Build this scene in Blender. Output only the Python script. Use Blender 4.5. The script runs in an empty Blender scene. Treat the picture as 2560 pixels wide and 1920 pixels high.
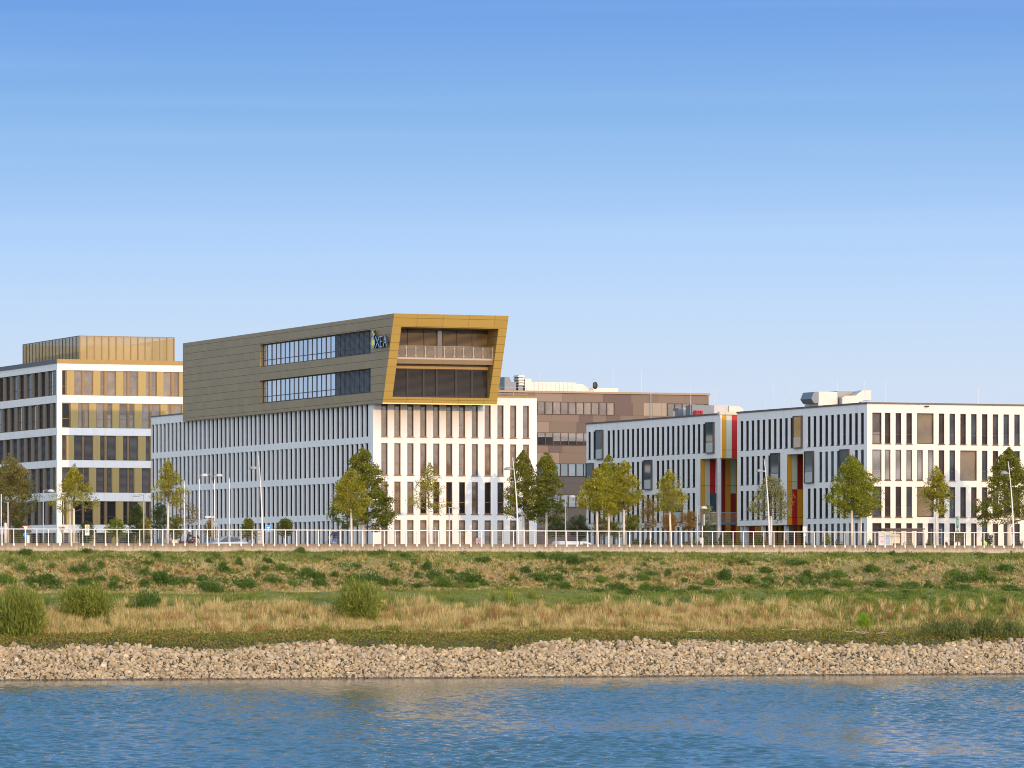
import bpy, bmesh, math, random
import numpy as np
from mathutils import Vector, Matrix

# ------------------------------------------------------------------ camera geometry
# world x = along the river bank, y = away from the river, z = up, water at z = 0
F = 12000.0; HOR = 1436.0; EYE = 7.5
PHI = math.radians(22.2); SN, CS = math.sin(PHI), math.cos(PHI)
D2R = math.radians
def ratio(u):
    k = (u - 1280.0) / F
    return (SN + k * CS) / (CS - k * SN)
def S_at(u, t): return t * ratio(u)
def T_at(u, s): return s / ratio(u)
def dep(s, t): return s * SN + t * CS
def Zv(v, s, t): return EYE + (HOR - v) * dep(s, t) / F
def st_depth(u, y):
    k = (u - 1280.0) / F
    return y * (k * CS + SN), y * (CS - k * SN)
def ppm(s, t): return F / dep(s, t)

scene = bpy.context.scene
COL = scene.collection
rng = np.random.default_rng(7)
random.seed(7)

# ------------------------------------------------------------------ objects
def tag(o, label=None, cat=None, group=None, kind=None):
    if label: o['label'] = label
    if cat: o['category'] = cat
    if group: o['group'] = group
    if kind: o['kind'] = kind
    return o
def thing(name, label, cat, loc, rz=0.0, group=None):
    o = bpy.data.objects.new(name, None); COL.objects.link(o)
    o.location = loc; o.rotation_euler = (0, 0, rz); o.empty_display_size = 0.3
    return tag(o, label, cat, group)
def dup(o, parent=None):
    c = o.copy(); COL.objects.link(c)
    if parent is not None: c.parent = parent
    for ch in [x for x in o.children]: dup(ch, c)
    return c
def obj_from(name, mesh, parent=None, loc=(0, 0, 0), rz=0.0):
    o = bpy.data.objects.new(name, mesh); COL.objects.link(o)
    o.location = loc; o.rotation_euler = (0, 0, rz)
    if parent is not None: o.parent = parent
    return o

class MB:
    """collects faces, links them as one mesh object"""
    def __init__(s): s.v = []; s.f = []; s.m = []; s.sm = []
    def add(s, vs, fs, mi=0, smooth=False):
        b = len(s.v); s.v.extend(vs)
        for f in fs: s.f.append(tuple(b + i for i in f)); s.m.append(mi); s.sm.append(smooth)
    def quad(s, a, b, c, d, mi=0): s.add([a, b, c, d], [(0, 1, 2, 3)], mi)
    def box(s, x0, x1, y0, y1, z0, z1, mi=0):
        vs = [(x0,y0,z0),(x1,y0,z0),(x1,y1,z0),(x0,y1,z0),(x0,y0,z1),(x1,y0,z1),(x1,y1,z1),(x0,y1,z1)]
        s.add(vs, [(0,3,2,1),(4,5,6,7),(0,1,5,4),(1,2,6,5),(2,3,7,6),(3,0,4,7)], mi)
    def bar(s, p, q, r, mi=0, n=4, r2=None):
        s.tube([p, q], [r, r if r2 is None else r2], n, mi)
    def tube(s, pts, rad, n=8, mi=0, cap=True):
        pts = [Vector(p) for p in pts]
        if not hasattr(rad, '__len__'): rad = [rad] * len(pts)
        vs = []; fs = []
        for i, p in enumerate(pts):
            d = (pts[min(i+1, len(pts)-1)] - pts[max(i-1, 0)])
            if d.length < 1e-9: d = Vector((0,0,1))
            d.normalize()
            up = Vector((0,0,1)) if abs(d.z) < 0.9 else Vector((1,0,0))
            a = d.cross(up).normalized(); b = d.cross(a)
            for k in range(n):
                w = 2*math.pi*(k+.5)/n
                vs.append(tuple(p + (a*math.cos(w) + b*math.sin(w))*rad[i]))
        for i in range(len(pts)-1):
            for k in range(n):
                k2 = (k+1) % n
                fs.append((i*n+k, i*n+k2, (i+1)*n+k2, (i+1)*n+k))
        if cap:
            fs.append(tuple(range(n-1, -1, -1))); fs.append(tuple((len(pts)-1)*n + k for k in range(n)))
        s.add(vs, fs, mi, n > 5)
    def prism(s, poly, ext, mi=0):
        """poly: 3d points, ext: extrusion vector"""
        n = len(poly); e = Vector(ext)
        vs = [tuple(p) for p in poly] + [tuple(Vector(p)+e) for p in poly]
        fs = [tuple(range(n)), tuple(range(2*n-1, n-1, -1))] + [(i, n+i, n+(i+1) % n, (i+1) % n) for i in range(n)]
        s.add(vs, fs, mi)
    def ball(s, c, r, nu=10, nv=6, mi=0, zmin=-1.0):
        vs = []; fs = []
        r = r if hasattr(r, '__len__') else (r, r, r)
        for j in range(nv+1):
            th = math.pi*j/nv; zz = max(math.cos(th), zmin)
            for i in range(nu):
                w = 2*math.pi*i/nu
                vs.append((c[0]+r[0]*math.sin(th)*math.cos(w), c[1]+r[1]*math.sin(th)*math.sin(w), c[2]+r[2]*zz))
        for j in range(nv):
            for i in range(nu):
                fs.append((j*nu+i, (j+1)*nu+i, (j+1)*nu+(i+1)%nu, j*nu+(i+1)%nu))
        s.add(vs, fs, mi, True)
    def disc(s, c, r, ax, th=0.02, n=20, mi=0, sx=1.0):
        """flat disc, axis along x or y"""
        pts = []
        for k in range(n):
            w = 2*math.pi*k/n
            if ax == 'x': pts.append((c[0], c[1]+sx*r*math.cos(w), c[2]+r*math.sin(w)))
            else: pts.append((c[0]+sx*r*math.cos(w), c[1], c[2]+r*math.sin(w)))
        s.prism(pts, (th,0,0) if ax == 'x' else (0,th,0), mi)
    def mesh(s, name, mats):
        me = bpy.data.meshes.new(name)
        me.from_pydata(s.v, [], s.f)
        if not isinstance(mats, (list, tuple)): mats = [mats]
        for m in mats: me.materials.append(m)
        me.polygons.foreach_set('material_index', s.m)
        me.polygons.foreach_set('use_smooth', s.sm)
        me.update()
        return me
    def build(s, name, mats, parent=None, world=False, loc=None):
        if world and parent is not None:
            o = parent.location
            s.v = [(p[0]-o.x, p[1]-o.y, p[2]-o.z) for p in s.v]
        elif loc is not None:
            s.v = [(p[0]-loc[0], p[1]-loc[1], p[2]-loc[2]) for p in s.v]
        return obj_from(name, s.mesh(name, mats), parent, loc or (0,0,0))

def np_mesh(name, V, Fc, mat, smooth=False):
    me = bpy.data.meshes.new(name)
    n, k = Fc.shape
    me.vertices.add(len(V)); me.vertices.foreach_set('co', np.ascontiguousarray(V, np.float32).ravel())
    me.loops.add(n*k); me.loops.foreach_set('vertex_index', np.ascontiguousarray(Fc, np.int32).ravel())
    me.polygons.add(n); me.polygons.foreach_set('loop_start', np.arange(0, n*k, k, dtype=np.int32))
    me.polygons.foreach_set('loop_total', np.full(n, k, np.int32))
    if not smooth: me.polygons.foreach_set('use_smooth', np.zeros(n, bool))
    me.update(calc_edges=True); me.validate()
    for m in (mat if isinstance(mat, (list, tuple)) else [mat]): me.materials.append(m)
    return me

# ------------------------------------------------------------------ materials
def newmat(name):
    m = bpy.data.materials.new(name); m.use_nodes = True
    nt = m.node_tree; nt.nodes.clear()
    out = nt.nodes.new('ShaderNodeOutputMaterial')
    return m, nt, out
def N(nt, typ, **kw):
    n = nt.nodes.new(typ)
    for k, v in kw.items():
        if k.startswith('i_'): n.inputs[k[2:].replace('_', ' ')].default_value = v
        else: setattr(n, k, v)
    return n
def L(nt, a, b): nt.links.new(a, b)
def rgba(c): return (c[0], c[1], c[2], 1.0)
def math_node(nt, op, a, b=None, c=None):
    n = nt.nodes.new('ShaderNodeMath'); n.operation = op
    for i, x in enumerate((a, b, c)):
        if x is None: continue
        if isinstance(x, (int, float)): n.inputs[i].default_value = x
        else: L(nt, x, n.inputs[i])
    return n.outputs[0]
def mixc(nt, fac, a, b, blend='MIX'):
    n = nt.nodes.new('ShaderNodeMix'); n.data_type = 'RGBA'; n.blend_type = blend
    for sock, x in ((n.inputs[0], fac), (n.inputs[6], a), (n.inputs[7], b)):
        if isinstance(x, (int, float)): sock.default_value = x
        elif isinstance(x, tuple): sock.default_value = rgba(x)
        else: L(nt, x, sock)
    return n.outputs[2]
def ramp(nt, fac, stops, interp='LINEAR'):
    n = nt.nodes.new('ShaderNodeValToRGB'); cr = n.color_ramp; cr.interpolation = interp
    while len(cr.elements) < len(stops): cr.elements.new(0.5)
    for e, (p, c) in zip(cr.elements, stops): e.position = p; e.color = rgba(c)
    L(nt, fac, n.inputs[0]); return n.outputs[0]
def objco(nt, scale=(1,1,1)):
    tc = N(nt, 'ShaderNodeTexCoord'); mp = N(nt, 'ShaderNodeMapping'); mp.inputs['Scale'].default_value = scale
    L(nt, tc.outputs['Object'], mp.inputs[0]); return mp.outputs[0]
def noise(nt, co, scale, detail=4, rough=.55):
    n = N(nt, 'ShaderNodeTexNoise'); n.inputs['Scale'].default_value = scale
    n.inputs['Detail'].default_value = detail; n.inputs['Roughness'].default_value = rough
    if co is not None: L(nt, co, n.inputs['Vector'])
    return n.outputs[0]
def principled(nt, out, col, rough=.6, metal=0.0, ior=None, bump=None, bstr=.3, bdist=.02):
    p = N(nt, 'ShaderNodeBsdfPrincipled')
    if isinstance(col, tuple): p.inputs['Base Color'].default_value = rgba(col)
    else: L(nt, col, p.inputs['Base Color'])
    if isinstance(rough, (int, float)): p.inputs['Roughness'].default_value = rough
    else: L(nt, rough, p.inputs['Roughness'])
    p.inputs['Metallic'].default_value = metal
    if ior: p.inputs['IOR'].default_value = ior
    if bump is not None:
        b = N(nt, 'ShaderNodeBump'); b.inputs['Strength'].default_value = bstr; b.inputs['Distance'].default_value = bdist
        L(nt, bump, b.inputs['Height']); L(nt, b.outputs[0], p.inputs['Normal'])
    L(nt, p.outputs[0], out.inputs[0]); return p
def M(name, col, rough=.6, metal=0.0, var=.12, scale=1.5, stretch=(1,1,1), ior=None, bump=0.0):
    m, nt, out = newmat(name)
    nz = noise(nt, objco(nt, stretch), scale, 5)
    c = mixc(nt, nz, tuple(x*(1-var) for x in col), tuple(min(1, x*(1+var)) for x in col))
    principled(nt, out, c, rough, metal, ior, nz if bump else None, bump)
    return m
def panel_mat(name, col, axis, w, h, gap=.02, metal=.35, rough=.42, var=.10, joint=(.02,.018,.015), zoff=0.0, aoff=0.0, stag=False, vfaint=.5):
    """sheet cladding: joints every w along the axis and every h in height"""
    m, nt, out = newmat(name)
    tc = N(nt, 'ShaderNodeTexCoord'); sp = N(nt, 'ShaderNodeSeparateXYZ'); L(nt, tc.outputs['Object'], sp.inputs[0])
    zz = math_node(nt, 'DIVIDE', math_node(nt, 'ADD', sp.outputs[2], zoff + 1000*h), h)
    aa = math_node(nt, 'DIVIDE', math_node(nt, 'ADD', sp.outputs[0 if axis == 'x' else 1], aoff + 1000*w), w)
    row = math_node(nt, 'FLOOR', zz)
    if stag: aa = math_node(nt, 'ADD', aa, math_node(nt, 'MULTIPLY', row, .37))
    cell = math_node(nt, 'FLOOR', aa)
    jz = math_node(nt, 'LESS_THAN', math_node(nt, 'FRACT', zz), gap/h)
    ja = math_node(nt, 'MULTIPLY', math_node(nt, 'LESS_THAN', math_node(nt, 'FRACT', aa), gap/w), vfaint)
    cv = N(nt, 'ShaderNodeCombineXYZ'); L(nt, cell, cv.inputs[0]); L(nt, row, cv.inputs[1])
    wn = N(nt, 'ShaderNodeTexWhiteNoise'); L(nt, cv.outputs[0], wn.inputs['Vector'])
    big = noise(nt, objco(nt), .12, 3)
    f = math_node(nt, 'ADD', math_node(nt, 'MULTIPLY', wn.outputs['Value'], .55), math_node(nt, 'MULTIPLY', big, .45))
    c = mixc(nt, f, tuple(x*(1-var) for x in col), tuple(x*(1+var) for x in col))
    c = mixc(nt, math_node(nt, 'MAXIMUM', jz, ja), c, joint)
    principled(nt, out, c, rough, metal)
    return m
def leaf_mat(name, stops, transl=.35, nscale=.6, rough=.55):
    """foliage: each leaf takes its own hue, clumps drift lighter and darker"""
    m, nt, out = newmat(name)
    g = N(nt, 'ShaderNodeNewGeometry')
    big = noise(nt, objco(nt), nscale, 2)
    f = math_node(nt, 'ADD', math_node(nt, 'MULTIPLY', g.outputs['Random Per Island'], .6), math_node(nt, 'MULTIPLY', math_node(nt, 'SUBTRACT', big, .18), .62))
    c = ramp(nt, f, stops)
    p = N(nt, 'ShaderNodeBsdfPrincipled'); L(nt, c, p.inputs['Base Color']); p.inputs['Roughness'].default_value = rough
    p.inputs['IOR'].default_value = 1.35
    t = N(nt, 'ShaderNodeBsdfTranslucent'); L(nt, c, t.inputs[0])
    mx = N(nt, 'ShaderNodeMixShader'); mx.inputs[0].default_value = transl
    L(nt, p.outputs[0], mx.inputs[1]); L(nt, t.outputs[0], mx.inputs[2]); L(nt, mx.outputs[0], out.inputs[0])
    return m
def glass_mat(name, lo, hi, rough=.06, metal=0.0, ior=1.9, nscale=.5):
    """window pane over a dim room: each pane has its own tone, rooms drift inside it"""
    m, nt, out = newmat(name)
    oi = N(nt, 'ShaderNodeObjectInfo')
    vo = N(nt, 'ShaderNodeVectorMath', operation='ADD'); L(nt, objco(nt), vo.inputs[0])
    cx = N(nt, 'ShaderNodeCombineXYZ'); L(nt, math_node(nt, 'MULTIPLY', oi.outputs['Random'], 90.0), cx.inputs[0]); L(nt, cx.outputs[0], vo.inputs[1])
    nz = noise(nt, vo.outputs[0], nscale, 4)
    nz = math_node(nt, 'MULTIPLY_ADD', math_node(nt, 'SUBTRACT', nz, .5), 2.2, .5)
    f = math_node(nt, 'ADD', math_node(nt, 'MULTIPLY', oi.outputs['Random'], .45), math_node(nt, 'MULTIPLY', nz, .55)); f.node.use_clamp = True
    c = mixc(nt, f, lo, hi)
    principled(nt, out, c, rough, metal, ior)
    return m

def plaster(name, col):
    m, nt, out = newmat(name)
    big = noise(nt, objco(nt), .22, 4); run = noise(nt, objco(nt, (1.6,1.6,.10)), 1.0, 4, .6)
    c = mixc(nt, big, tuple(x*.955 for x in col), tuple(min(1,x*1.03) for x in col))
    f = math_node(nt, 'MULTIPLY', math_node(nt, 'MAXIMUM', math_node(nt, 'SUBTRACT', run, .52), 0.0), 1.3)
    c = mixc(nt, f, c, (col[0]*.62, col[1]*.58, col[2]*.52))
    principled(nt, out, c, .85); return m
WHITE = plaster('white_render', (.79,.775,.75)); WHITE2 = plaster('white_plaster', (.80,.785,.76)); CREAM = plaster('cream_plaster', (.80,.74,.64))
DARKMETAL = M('dark_metal', (.022,.02,.022), .6, 0)
SILLM = M('sill_metal', (.025,.022,.026), .6, 0)
BRONZE = M('bronze_frame', (.20,.115,.05), .45, .35)
BROWNF = M('brown_frame', (.075,.045,.03), .5, .2)
COPING = M('coping_metal', (.14,.13,.14), .45, .5)
GOLDCOPE = M('gold_coping', (.28,.19,.065), .45, .4)
WHITEPAINT = M('white_paint', (.76,.73,.69), .45, var=.04)
STEEL = M('galvanised_steel', (.46,.45,.44), .45, .4, var=.1)
DUCT = M('duct_sheet', (.58,.54,.47), .4, .45, var=.14, scale=1.2)
BLUESTEEL = M('grey_sheet', (.19,.215,.24), .45, .4, var=.15)
GLASS_WARM = glass_mat('warm_window_glass', (.06,.045,.035), (.27,.205,.15), ior=1.6, nscale=1.3)
GLASS_DARK = glass_mat('dark_window_glass', (.006,.006,.007), (.035,.033,.033), .12, ior=1.28)
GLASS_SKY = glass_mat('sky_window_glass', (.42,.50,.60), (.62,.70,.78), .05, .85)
GLASS_TEAL = glass_mat('teal_window_glass', (.03,.06,.075), (.14,.19,.21), .06, .25, 1.9)
BLIND = M('grey_blind', (.36,.27,.19), .5, .15, var=.12)
BLIND_DARK = M('dark_bronze_blind', (.085,.07,.055), .5, .2, var=.12)
BLIND_GREY = M('neutral_blind', (.19,.17,.16), .5, .2, var=.12)
BLIND_GOLD = M('gold_blind', (.36,.26,.145), .5, .2, var=.1)
BLIND_BLUE = M('blue_grey_blind', (.14,.16,.185), .5, .3, var=.1)
BLIND_PALE = M('pale_blind', (.55,.52,.48), .55, .1, var=.1)
ORANGE = panel_mat('orange_panel', (.58,.26,.012), 'x', 50, 3.4, .05, 0, .5, joint=(.2,.08,.01))
REDP = panel_mat('red_panel', (.42,.008,.01), 'x', 50, 3.4, .05, 0, .5, joint=(.1,.003,.003))
GREENP = panel_mat('pale_green_panel', (.46,.50,.38), 'x', 50, 3.4, .05, 0, .5, joint=(.2,.2,.15))
DARKRED = M('dark_red_panel', (.22,.006,.008), .5)

# ------------------------------------------------------------------ facades and windows
class Fac:
    """a vertical facade: 'front' lies on y = p0 (outside towards the river), 'side' on x = p0 (outside towards -x)"""
    def __init__(s, orient, p0): s.o = orient; s.p0 = p0
    def P(s, a, d, z): return (a, s.p0 + d, z) if s.o == 'front' else (s.p0 + d, a, z)
    def wall(s, mb, a0, a1, z0, z1, holes, depth, mi=0, rmi=0):
        A = sorted(set([a0, a1] + [x for h in holes for x in (h[0], h[1]) if a0 < x < a1]))
        ZZ = sorted(set([z0, z1] + [x for h in holes for x in (h[2], h[3]) if z0 < x < z1]))
        H = np.zeros((len(A)-1, len(ZZ)-1), bool)
        ac = np.array([(A[i]+A[i+1])/2 for i in range(len(A)-1)]); zc = np.array([(ZZ[i]+ZZ[i+1])/2 for i in range(len(ZZ)-1)])
        for h in holes:
            H |= ((ac > h[0]) & (ac < h[1]))[:, None] & ((zc > h[2]) & (zc < h[3]))[None, :]
        for j in range(len(ZZ)-1):
            i = 0
            while i < len(A)-1:
                if H[i, j]: i += 1; continue
                k = i
                while k+1 < len(A)-1 and not H[k+1, j]: k += 1
                mb.quad(s.P(A[i],0,ZZ[j]), s.P(A[k+1],0,ZZ[j]), s.P(A[k+1],0,ZZ[j+1]), s.P(A[i],0,ZZ[j+1]), mi)
                i = k+1
        for (b0, b1, y0, y1) in holes:
            for q in (((b0,y0),(b0,y1)), ((b1,y0),(b1,y1)), ((b0,y0),(b1,y0)), ((b0,y1),(b1,y1))):
                (p, zp), (r, zr) = q
                mb.quad(s.P(p,0,zp), s.P(r,0,zr), s.P(r,depth,zr), s.P(p,depth,zp), rmi)
    def place(s, a0, a1, d, z):
        """location and turn for a window prototype whose x runs left to right as seen from outside"""
        return ((a0, s.p0+d, z), 0.0) if s.o == 'front' else ((s.p0+d, a1, z), -math.pi/2)

_wc = {}
def slats(w, h, pitch=.095, tilt=.048, y=0.0):
    mb = MB(); n = max(2, int(h/pitch))
    for i in range(n):
        z = i*h/n
        mb.quad((0,y-.012,z), (w,y-.012,z), (w,y+.035,z+tilt), (0,y+.035,z+tilt))
    return mb
def window_set(w, h, frame, pane, blind=None, blind_h=1.0, lining=0.0, sill=None, bar=.05, rail=.34, mull=None):
    """meshes of one window type: frame with transom, pane, optional blind let down over the top blind_h of it"""
    key = (round(w,2), round(h,2), frame.name, pane.name, blind.name if blind else None, round(blind_h,2), lining, sill.name if sill else None, rail, mull)
    if key in _wc: return _wc[key]
    mb = MB()
    y0 = -lining
    mb.box(0,bar,y0,.05,0,h); mb.box(w-bar,w,y0,.05,0,h); mb.box(bar,w-bar,y0,.05,h-bar,h); mb.box(bar,w-bar,y0,.05,0,bar)
    if rail: mb.box(bar,w-bar,-.01,.05,h*rail-.03,h*rail+.03)
    if mull:
        for q in mull: mb.box(w*q-.03,w*q+.03,-.012,.05,bar,h-bar)
    mats = [frame]
    if sill is not None:
        mb.box(-.05,w+.05,y0-.07,.0,-.07,-.003,1); mats.append(sill)
    fm = mb.mesh('window', mats)
    pb = MB(); pb.quad((bar*.5,.03,bar*.5),(w-bar*.5,.03,bar*.5),(w-bar*.5,.03,h-bar*.5),(bar*.5,.03,h-bar*.5))
    pm = pb.mesh('pane', pane)
    bm_ = None
    if blind is not None:
        hh = (h-.04)*blind_h
        sb = slats(w-2*bar-.01, hh, y=-.06 if lining > .08 else -.03)
        sb.v = [(x+bar+.005, y, z+(h-.02-hh)) for x, y, z in sb.v]
        bm_ = sb.mesh('blind', blind)
    _wc[key] = (fm, pm, bm_)
    return _wc[key]
def put_window(parent, name, ws, loc, rz):
    o = parent.location
    w = obj_from(name, ws[0], parent, (loc[0]-o.x, loc[1]-o.y, loc[2]-o.z), rz)
    obj_from('pane', ws[1], w)
    if ws[2] is not None: obj_from('blind', ws[2], w)
    return w
def merge_windows(parent, name, items):
    """the farther slits of a very long facade, as one part"""
    V = []; Fs = []; MI = []; mats = []
    for ws, loc, rz in items:
        R = Matrix.Translation(Vector(loc) - parent.location) @ Matrix.Rotation(rz, 4, 'Z')
        for me in ws:
            if me is None: continue
            b = len(V)
            V.extend(tuple(R @ v.co) for v in me.vertices)
            idx = []
            for mt in me.materials:
                if mt not in mats: mats.append(mt)
                idx.append(mats.index(mt))
            for p in me.polygons:
                Fs.append(tuple(b+i for i in p.vertices)); MI.append(idx[p.material_index])
    me = bpy.data.meshes.new(name); me.from_pydata(V, [], Fs)
    for m in mats: me.materials.append(m)
    me.polygons.foreach_set('material_index', MI); me.update()
    o = obj_from(name, me, parent); o['kind'] = 'stuff'
    return o

GROUND = 9.5
# ------------------------------------------------------------------ sky, sun, camera
SUN_EL = D2R(7.7); SUN_AZ = D2R(-0.3)      # sun stands behind the camera, square to the river fronts
world = bpy.data.worlds.new("World"); scene.world = world; world.use_nodes = True
nt = world.node_tree; nt.nodes.clear()
wo = nt.nodes.new('ShaderNodeOutputWorld')
tc = N(nt, 'ShaderNodeTexCoord')
sp = N(nt, 'ShaderNodeSeparateXYZ'); L(nt, tc.outputs['Generated'], sp.inputs[0])
sky = nt.nodes.new('ShaderNodeTexSky'); sky.sky_type = 'NISHITA'; sky.sun_disc = False
sky.sun_elevation = SUN_EL; sky.sun_rotation = math.pi; sky.air_density = 1.0; sky.dust_density = .6; sky.ozone_density = 2.0
bg1 = nt.nodes.new('ShaderNodeBackground'); L(nt, mixc(nt, 1.0, sky.outputs[0], (.35,.45,.55), 'MULTIPLY'), bg1.inputs[0]); bg1.inputs[1].default_value = 0.06
# deep evening blue overhead running to a pale horizon, brighter towards the sun
el = math_node(nt, 'MAXIMUM', sp.outputs[2], 0.0)
fac = math_node(nt, 'POWER', el, .5)
# stops in sqrt(sin(elevation))
def q(deg): return math.sqrt(math.sin(D2R(deg)))
grad = ramp(nt, fac, [(0.0, (.70,.73,.86)), (q(2.2), (.59,.675,.89)), (q(3.2), (.49,.635,.92)), (q(4.0), (.385,.56,.92)), (q(5.4), (.20,.39,.77)), (q(6.8), (.10,.255,.70)),
                      (q(12), (.09,.29,.60)), (q(30), (.085,.26,.48)), (1.0, (.07,.20,.40))])
hzm = N(nt, 'ShaderNodeMapping'); hzm.inputs['Scale'].default_value = (3,3,150); L(nt, tc.outputs['Generated'], hzm.inputs[0])
hz_ = N(nt, 'ShaderNodeTexNoise'); hz_.inputs['Scale'].default_value = 1.0; hz_.inputs['Detail'].default_value = 4; L(nt, hzm.outputs[0], hz_.inputs['Vector'])
grad = mixc(nt, math_node(nt, 'MULTIPLY', math_node(nt, 'MAXIMUM', math_node(nt, 'SUBTRACT', hz_.outputs[0], .45), 0.0), .30), grad, (.70,.80,.98))     # thin streaks of high haze
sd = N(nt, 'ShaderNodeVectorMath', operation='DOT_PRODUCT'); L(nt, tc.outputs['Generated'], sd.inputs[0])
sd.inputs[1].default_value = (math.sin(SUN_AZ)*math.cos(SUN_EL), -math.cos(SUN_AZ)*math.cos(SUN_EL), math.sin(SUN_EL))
glow = math_node(nt, 'MULTIPLY', math_node(nt, 'POWER', math_node(nt, 'MAXIMUM', math_node(nt, 'MULTIPLY_ADD', sd.outputs['Value'], .5, .5), 0.0), 1.7), 1.0)  # sun-side brightness raised and spread wide, added as fill for shaded facades
sky_fill = mixc(nt, glow, (0,0,0), (2.4,2.28,2.34))
tot = mixc(nt, 1.0, grad, sky_fill, 'ADD')
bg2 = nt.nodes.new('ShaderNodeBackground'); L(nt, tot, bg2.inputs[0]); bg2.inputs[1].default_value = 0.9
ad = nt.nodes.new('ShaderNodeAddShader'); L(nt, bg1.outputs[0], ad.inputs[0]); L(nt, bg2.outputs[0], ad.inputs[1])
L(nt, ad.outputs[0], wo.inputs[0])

sl = bpy.data.lights.new('sun', 'SUN'); sl.energy = 2.1; sl.angle = D2R(.5); sl.color = (1.0,.60,.22)
so = bpy.data.objects.new('sun', sl); COL.objects.link(so)
so.rotation_euler = Vector((-math.sin(SUN_AZ)*math.cos(SUN_EL), math.cos(SUN_AZ)*math.cos(SUN_EL), -math.sin(SUN_EL))).to_track_quat('-Z','Y').to_euler()
so.location = (150, 200, 120)

cam = bpy.data.cameras.new('camera'); co = bpy.data.objects.new('camera', cam); COL.objects.link(co)
cam.sensor_width = 36; cam.lens = 36*F/2560; cam.shift_x = 0; cam.shift_y = (HOR-960)/2560
cam.clip_start = 1; cam.clip_end = 9000
co.location = (0,0,EYE); co.rotation_euler = (math.pi/2, 0, -PHI)
scene.camera = co
scene.view_settings.view_transform = 'Standard'; scene.view_settings.look = 'None'
scene.view_settings.exposure = 0; scene.view_settings.gamma = 1
scene.cycles.filter_width = 1.0; scene.cycles.max_bounces = 7; scene.cycles.diffuse_bounces = 5; scene.cycles.transparent_max_bounces = 8
scene.cycles.caustics_reflective = False; scene.cycles.caustics_refractive = False

# ------------------------------------------------------------------ river bank terrain
T_WALL = 369.0
def hashn(ix, iy, seed):
    h = (ix.astype(np.int64)*374761393 + iy.astype(np.int64)*668265263 + seed*974634777) & 0x7fffffff
    h = ((h ^ (h >> 13))*1274126177) & 0x7fffffff
    return ((h ^ (h >> 16)) & 0xffff)/65535.0
def vnoise(x, y, seed=0):
    x = np.asarray(x, float); y = np.asarray(y, float)
    ix = np.floor(x); iy = np.floor(y); fx = x-ix; fy = y-iy
    fx = fx*fx*(3-2*fx); fy = fy*fy*(3-2*fy)
    a = hashn(ix,iy,seed); b = hashn(ix+1,iy,seed); c = hashn(ix,iy+1,seed); d = hashn(ix+1,iy+1,seed)
    return (a*(1-fx)+b*fx)*(1-fy) + (c*(1-fx)+d*fx)*fy
def fbm(x, y, seed=0, o=3):
    r = 0; am = .5; tot = 0
    for i in range(o):
        r = r + am*vnoise(x*2**i, y*2**i, seed+i*17); tot += am; am *= .55
    return r/tot
def t_shore(s): return 326.6 - .101*(np.asarray(s, float)-94.3) + 1.1*(vnoise(np.asarray(s, float)/14, 0*np.asarray(s, float), 3)-.5)
ZW = np.array([-.6,-.12,0,.09,.177,.27,.363,.48,.58,.66,.73,.80,.9,.985,1.01,1.2])
ZZ = np.array([-4.0,-1.2,-.05,1.25,2.6,3.1,3.6,4.55,5.5,5.8,6.1,6.75,8.05,9.25,9.38,9.42])
def w_of(s, t):
    a = t_shore(s); return (t-a)/(T_WALL-.12-a)
def t_of(s, w):
    a = t_shore(s); return a + w*(T_WALL-.12-a)
def terr(s, t):
    w = w_of(s, t)
    z = np.interp(w, ZW, ZZ)
    k = np.clip((w-.2)/.1, 0, 1)*np.clip((1-w)/.05, 0, 1)
    return z + k*.7*(fbm(np.asarray(s)/5.5, np.asarray(t)/4.0, 5)-.5) + np.clip(w/.05,0,1)*np.clip((.2-w)/.05,0,1)*.4*(fbm(np.asarray(s)/2.5, np.asarray(t)/2.5, 9)-.5)
def hit(u, v):
    y = np.arange(330., 425., .1); k = (u-1280)/F
    s = y*(k*CS+SN); t = y*(CS-k*SN); z = EYE+(HOR-v)*y/F
    b = np.nonzero(z <= terr(s, t))[0]
    i = b[0] if len(b) else len(y)-1
    return float(s[i]), float(t[i]), float(terr(s[i], t[i]))
S0, S1 = 84.0, 222.0
ss = np.arange(20., 321., .6); ww = np.concatenate([np.array([-3.,-1.2,-.6,-.3]), np.linspace(-.12, 1.01, 95)])
SG, WG = np.meshgrid(ss, ww, indexing='ij')
TG = t_of(SG, WG); ZG = terr(SG, TG); ZG[:, 0] = -4.5; ZG[:, 1] = -4.2
V = np.stack([SG, TG, ZG], -1).reshape(-1, 3); ns, nw = SG.shape
I = np.arange((ns-1)*(nw-1)); i0 = (I//(nw-1))*nw + I % (nw-1)
FQ = np.stack([i0, i0+nw, i0+nw+1, i0+1], -1)
m, nt, out = newmat('bank_earth')
at = N(nt, 'ShaderNodeAttribute'); at.attribute_name = 'zone'
n1 = noise(nt, objco(nt), .35, 6, .6); n2 = noise(nt, objco(nt), 6.0, 4)
base = ramp(nt, at.outputs['Fac'], [(0,(.055,.042,.027)), (.15,(.065,.05,.032)), (.19,(.07,.07,.025)), (.25,(.12,.10,.04)), (.30,(.19,.13,.05)), (.50,(.20,.145,.05)), (.55,(.14,.17,.035)), (.72,(.15,.175,.04)), (.76,(.29,.20,.09)), (.90,(.28,.20,.09)), (.94,(.17,.20,.05)), (1,(.15,.19,.05))])  # stone and dry-grass stops darkened: shade in the gaps painted into the earth
c = mixc(nt, math_node(nt, 'MULTIPLY', math_node(nt, 'SUBTRACT', n1, .42), 1.8), base, (.16,.16,.05))
c = mixc(nt, .35, c, mixc(nt, n2, (.35,.35,.35), (1,1,1)), 'MULTIPLY')
principled(nt, out, c, .95, bump=n2, bstr=.6, bdist=.15)
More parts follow.
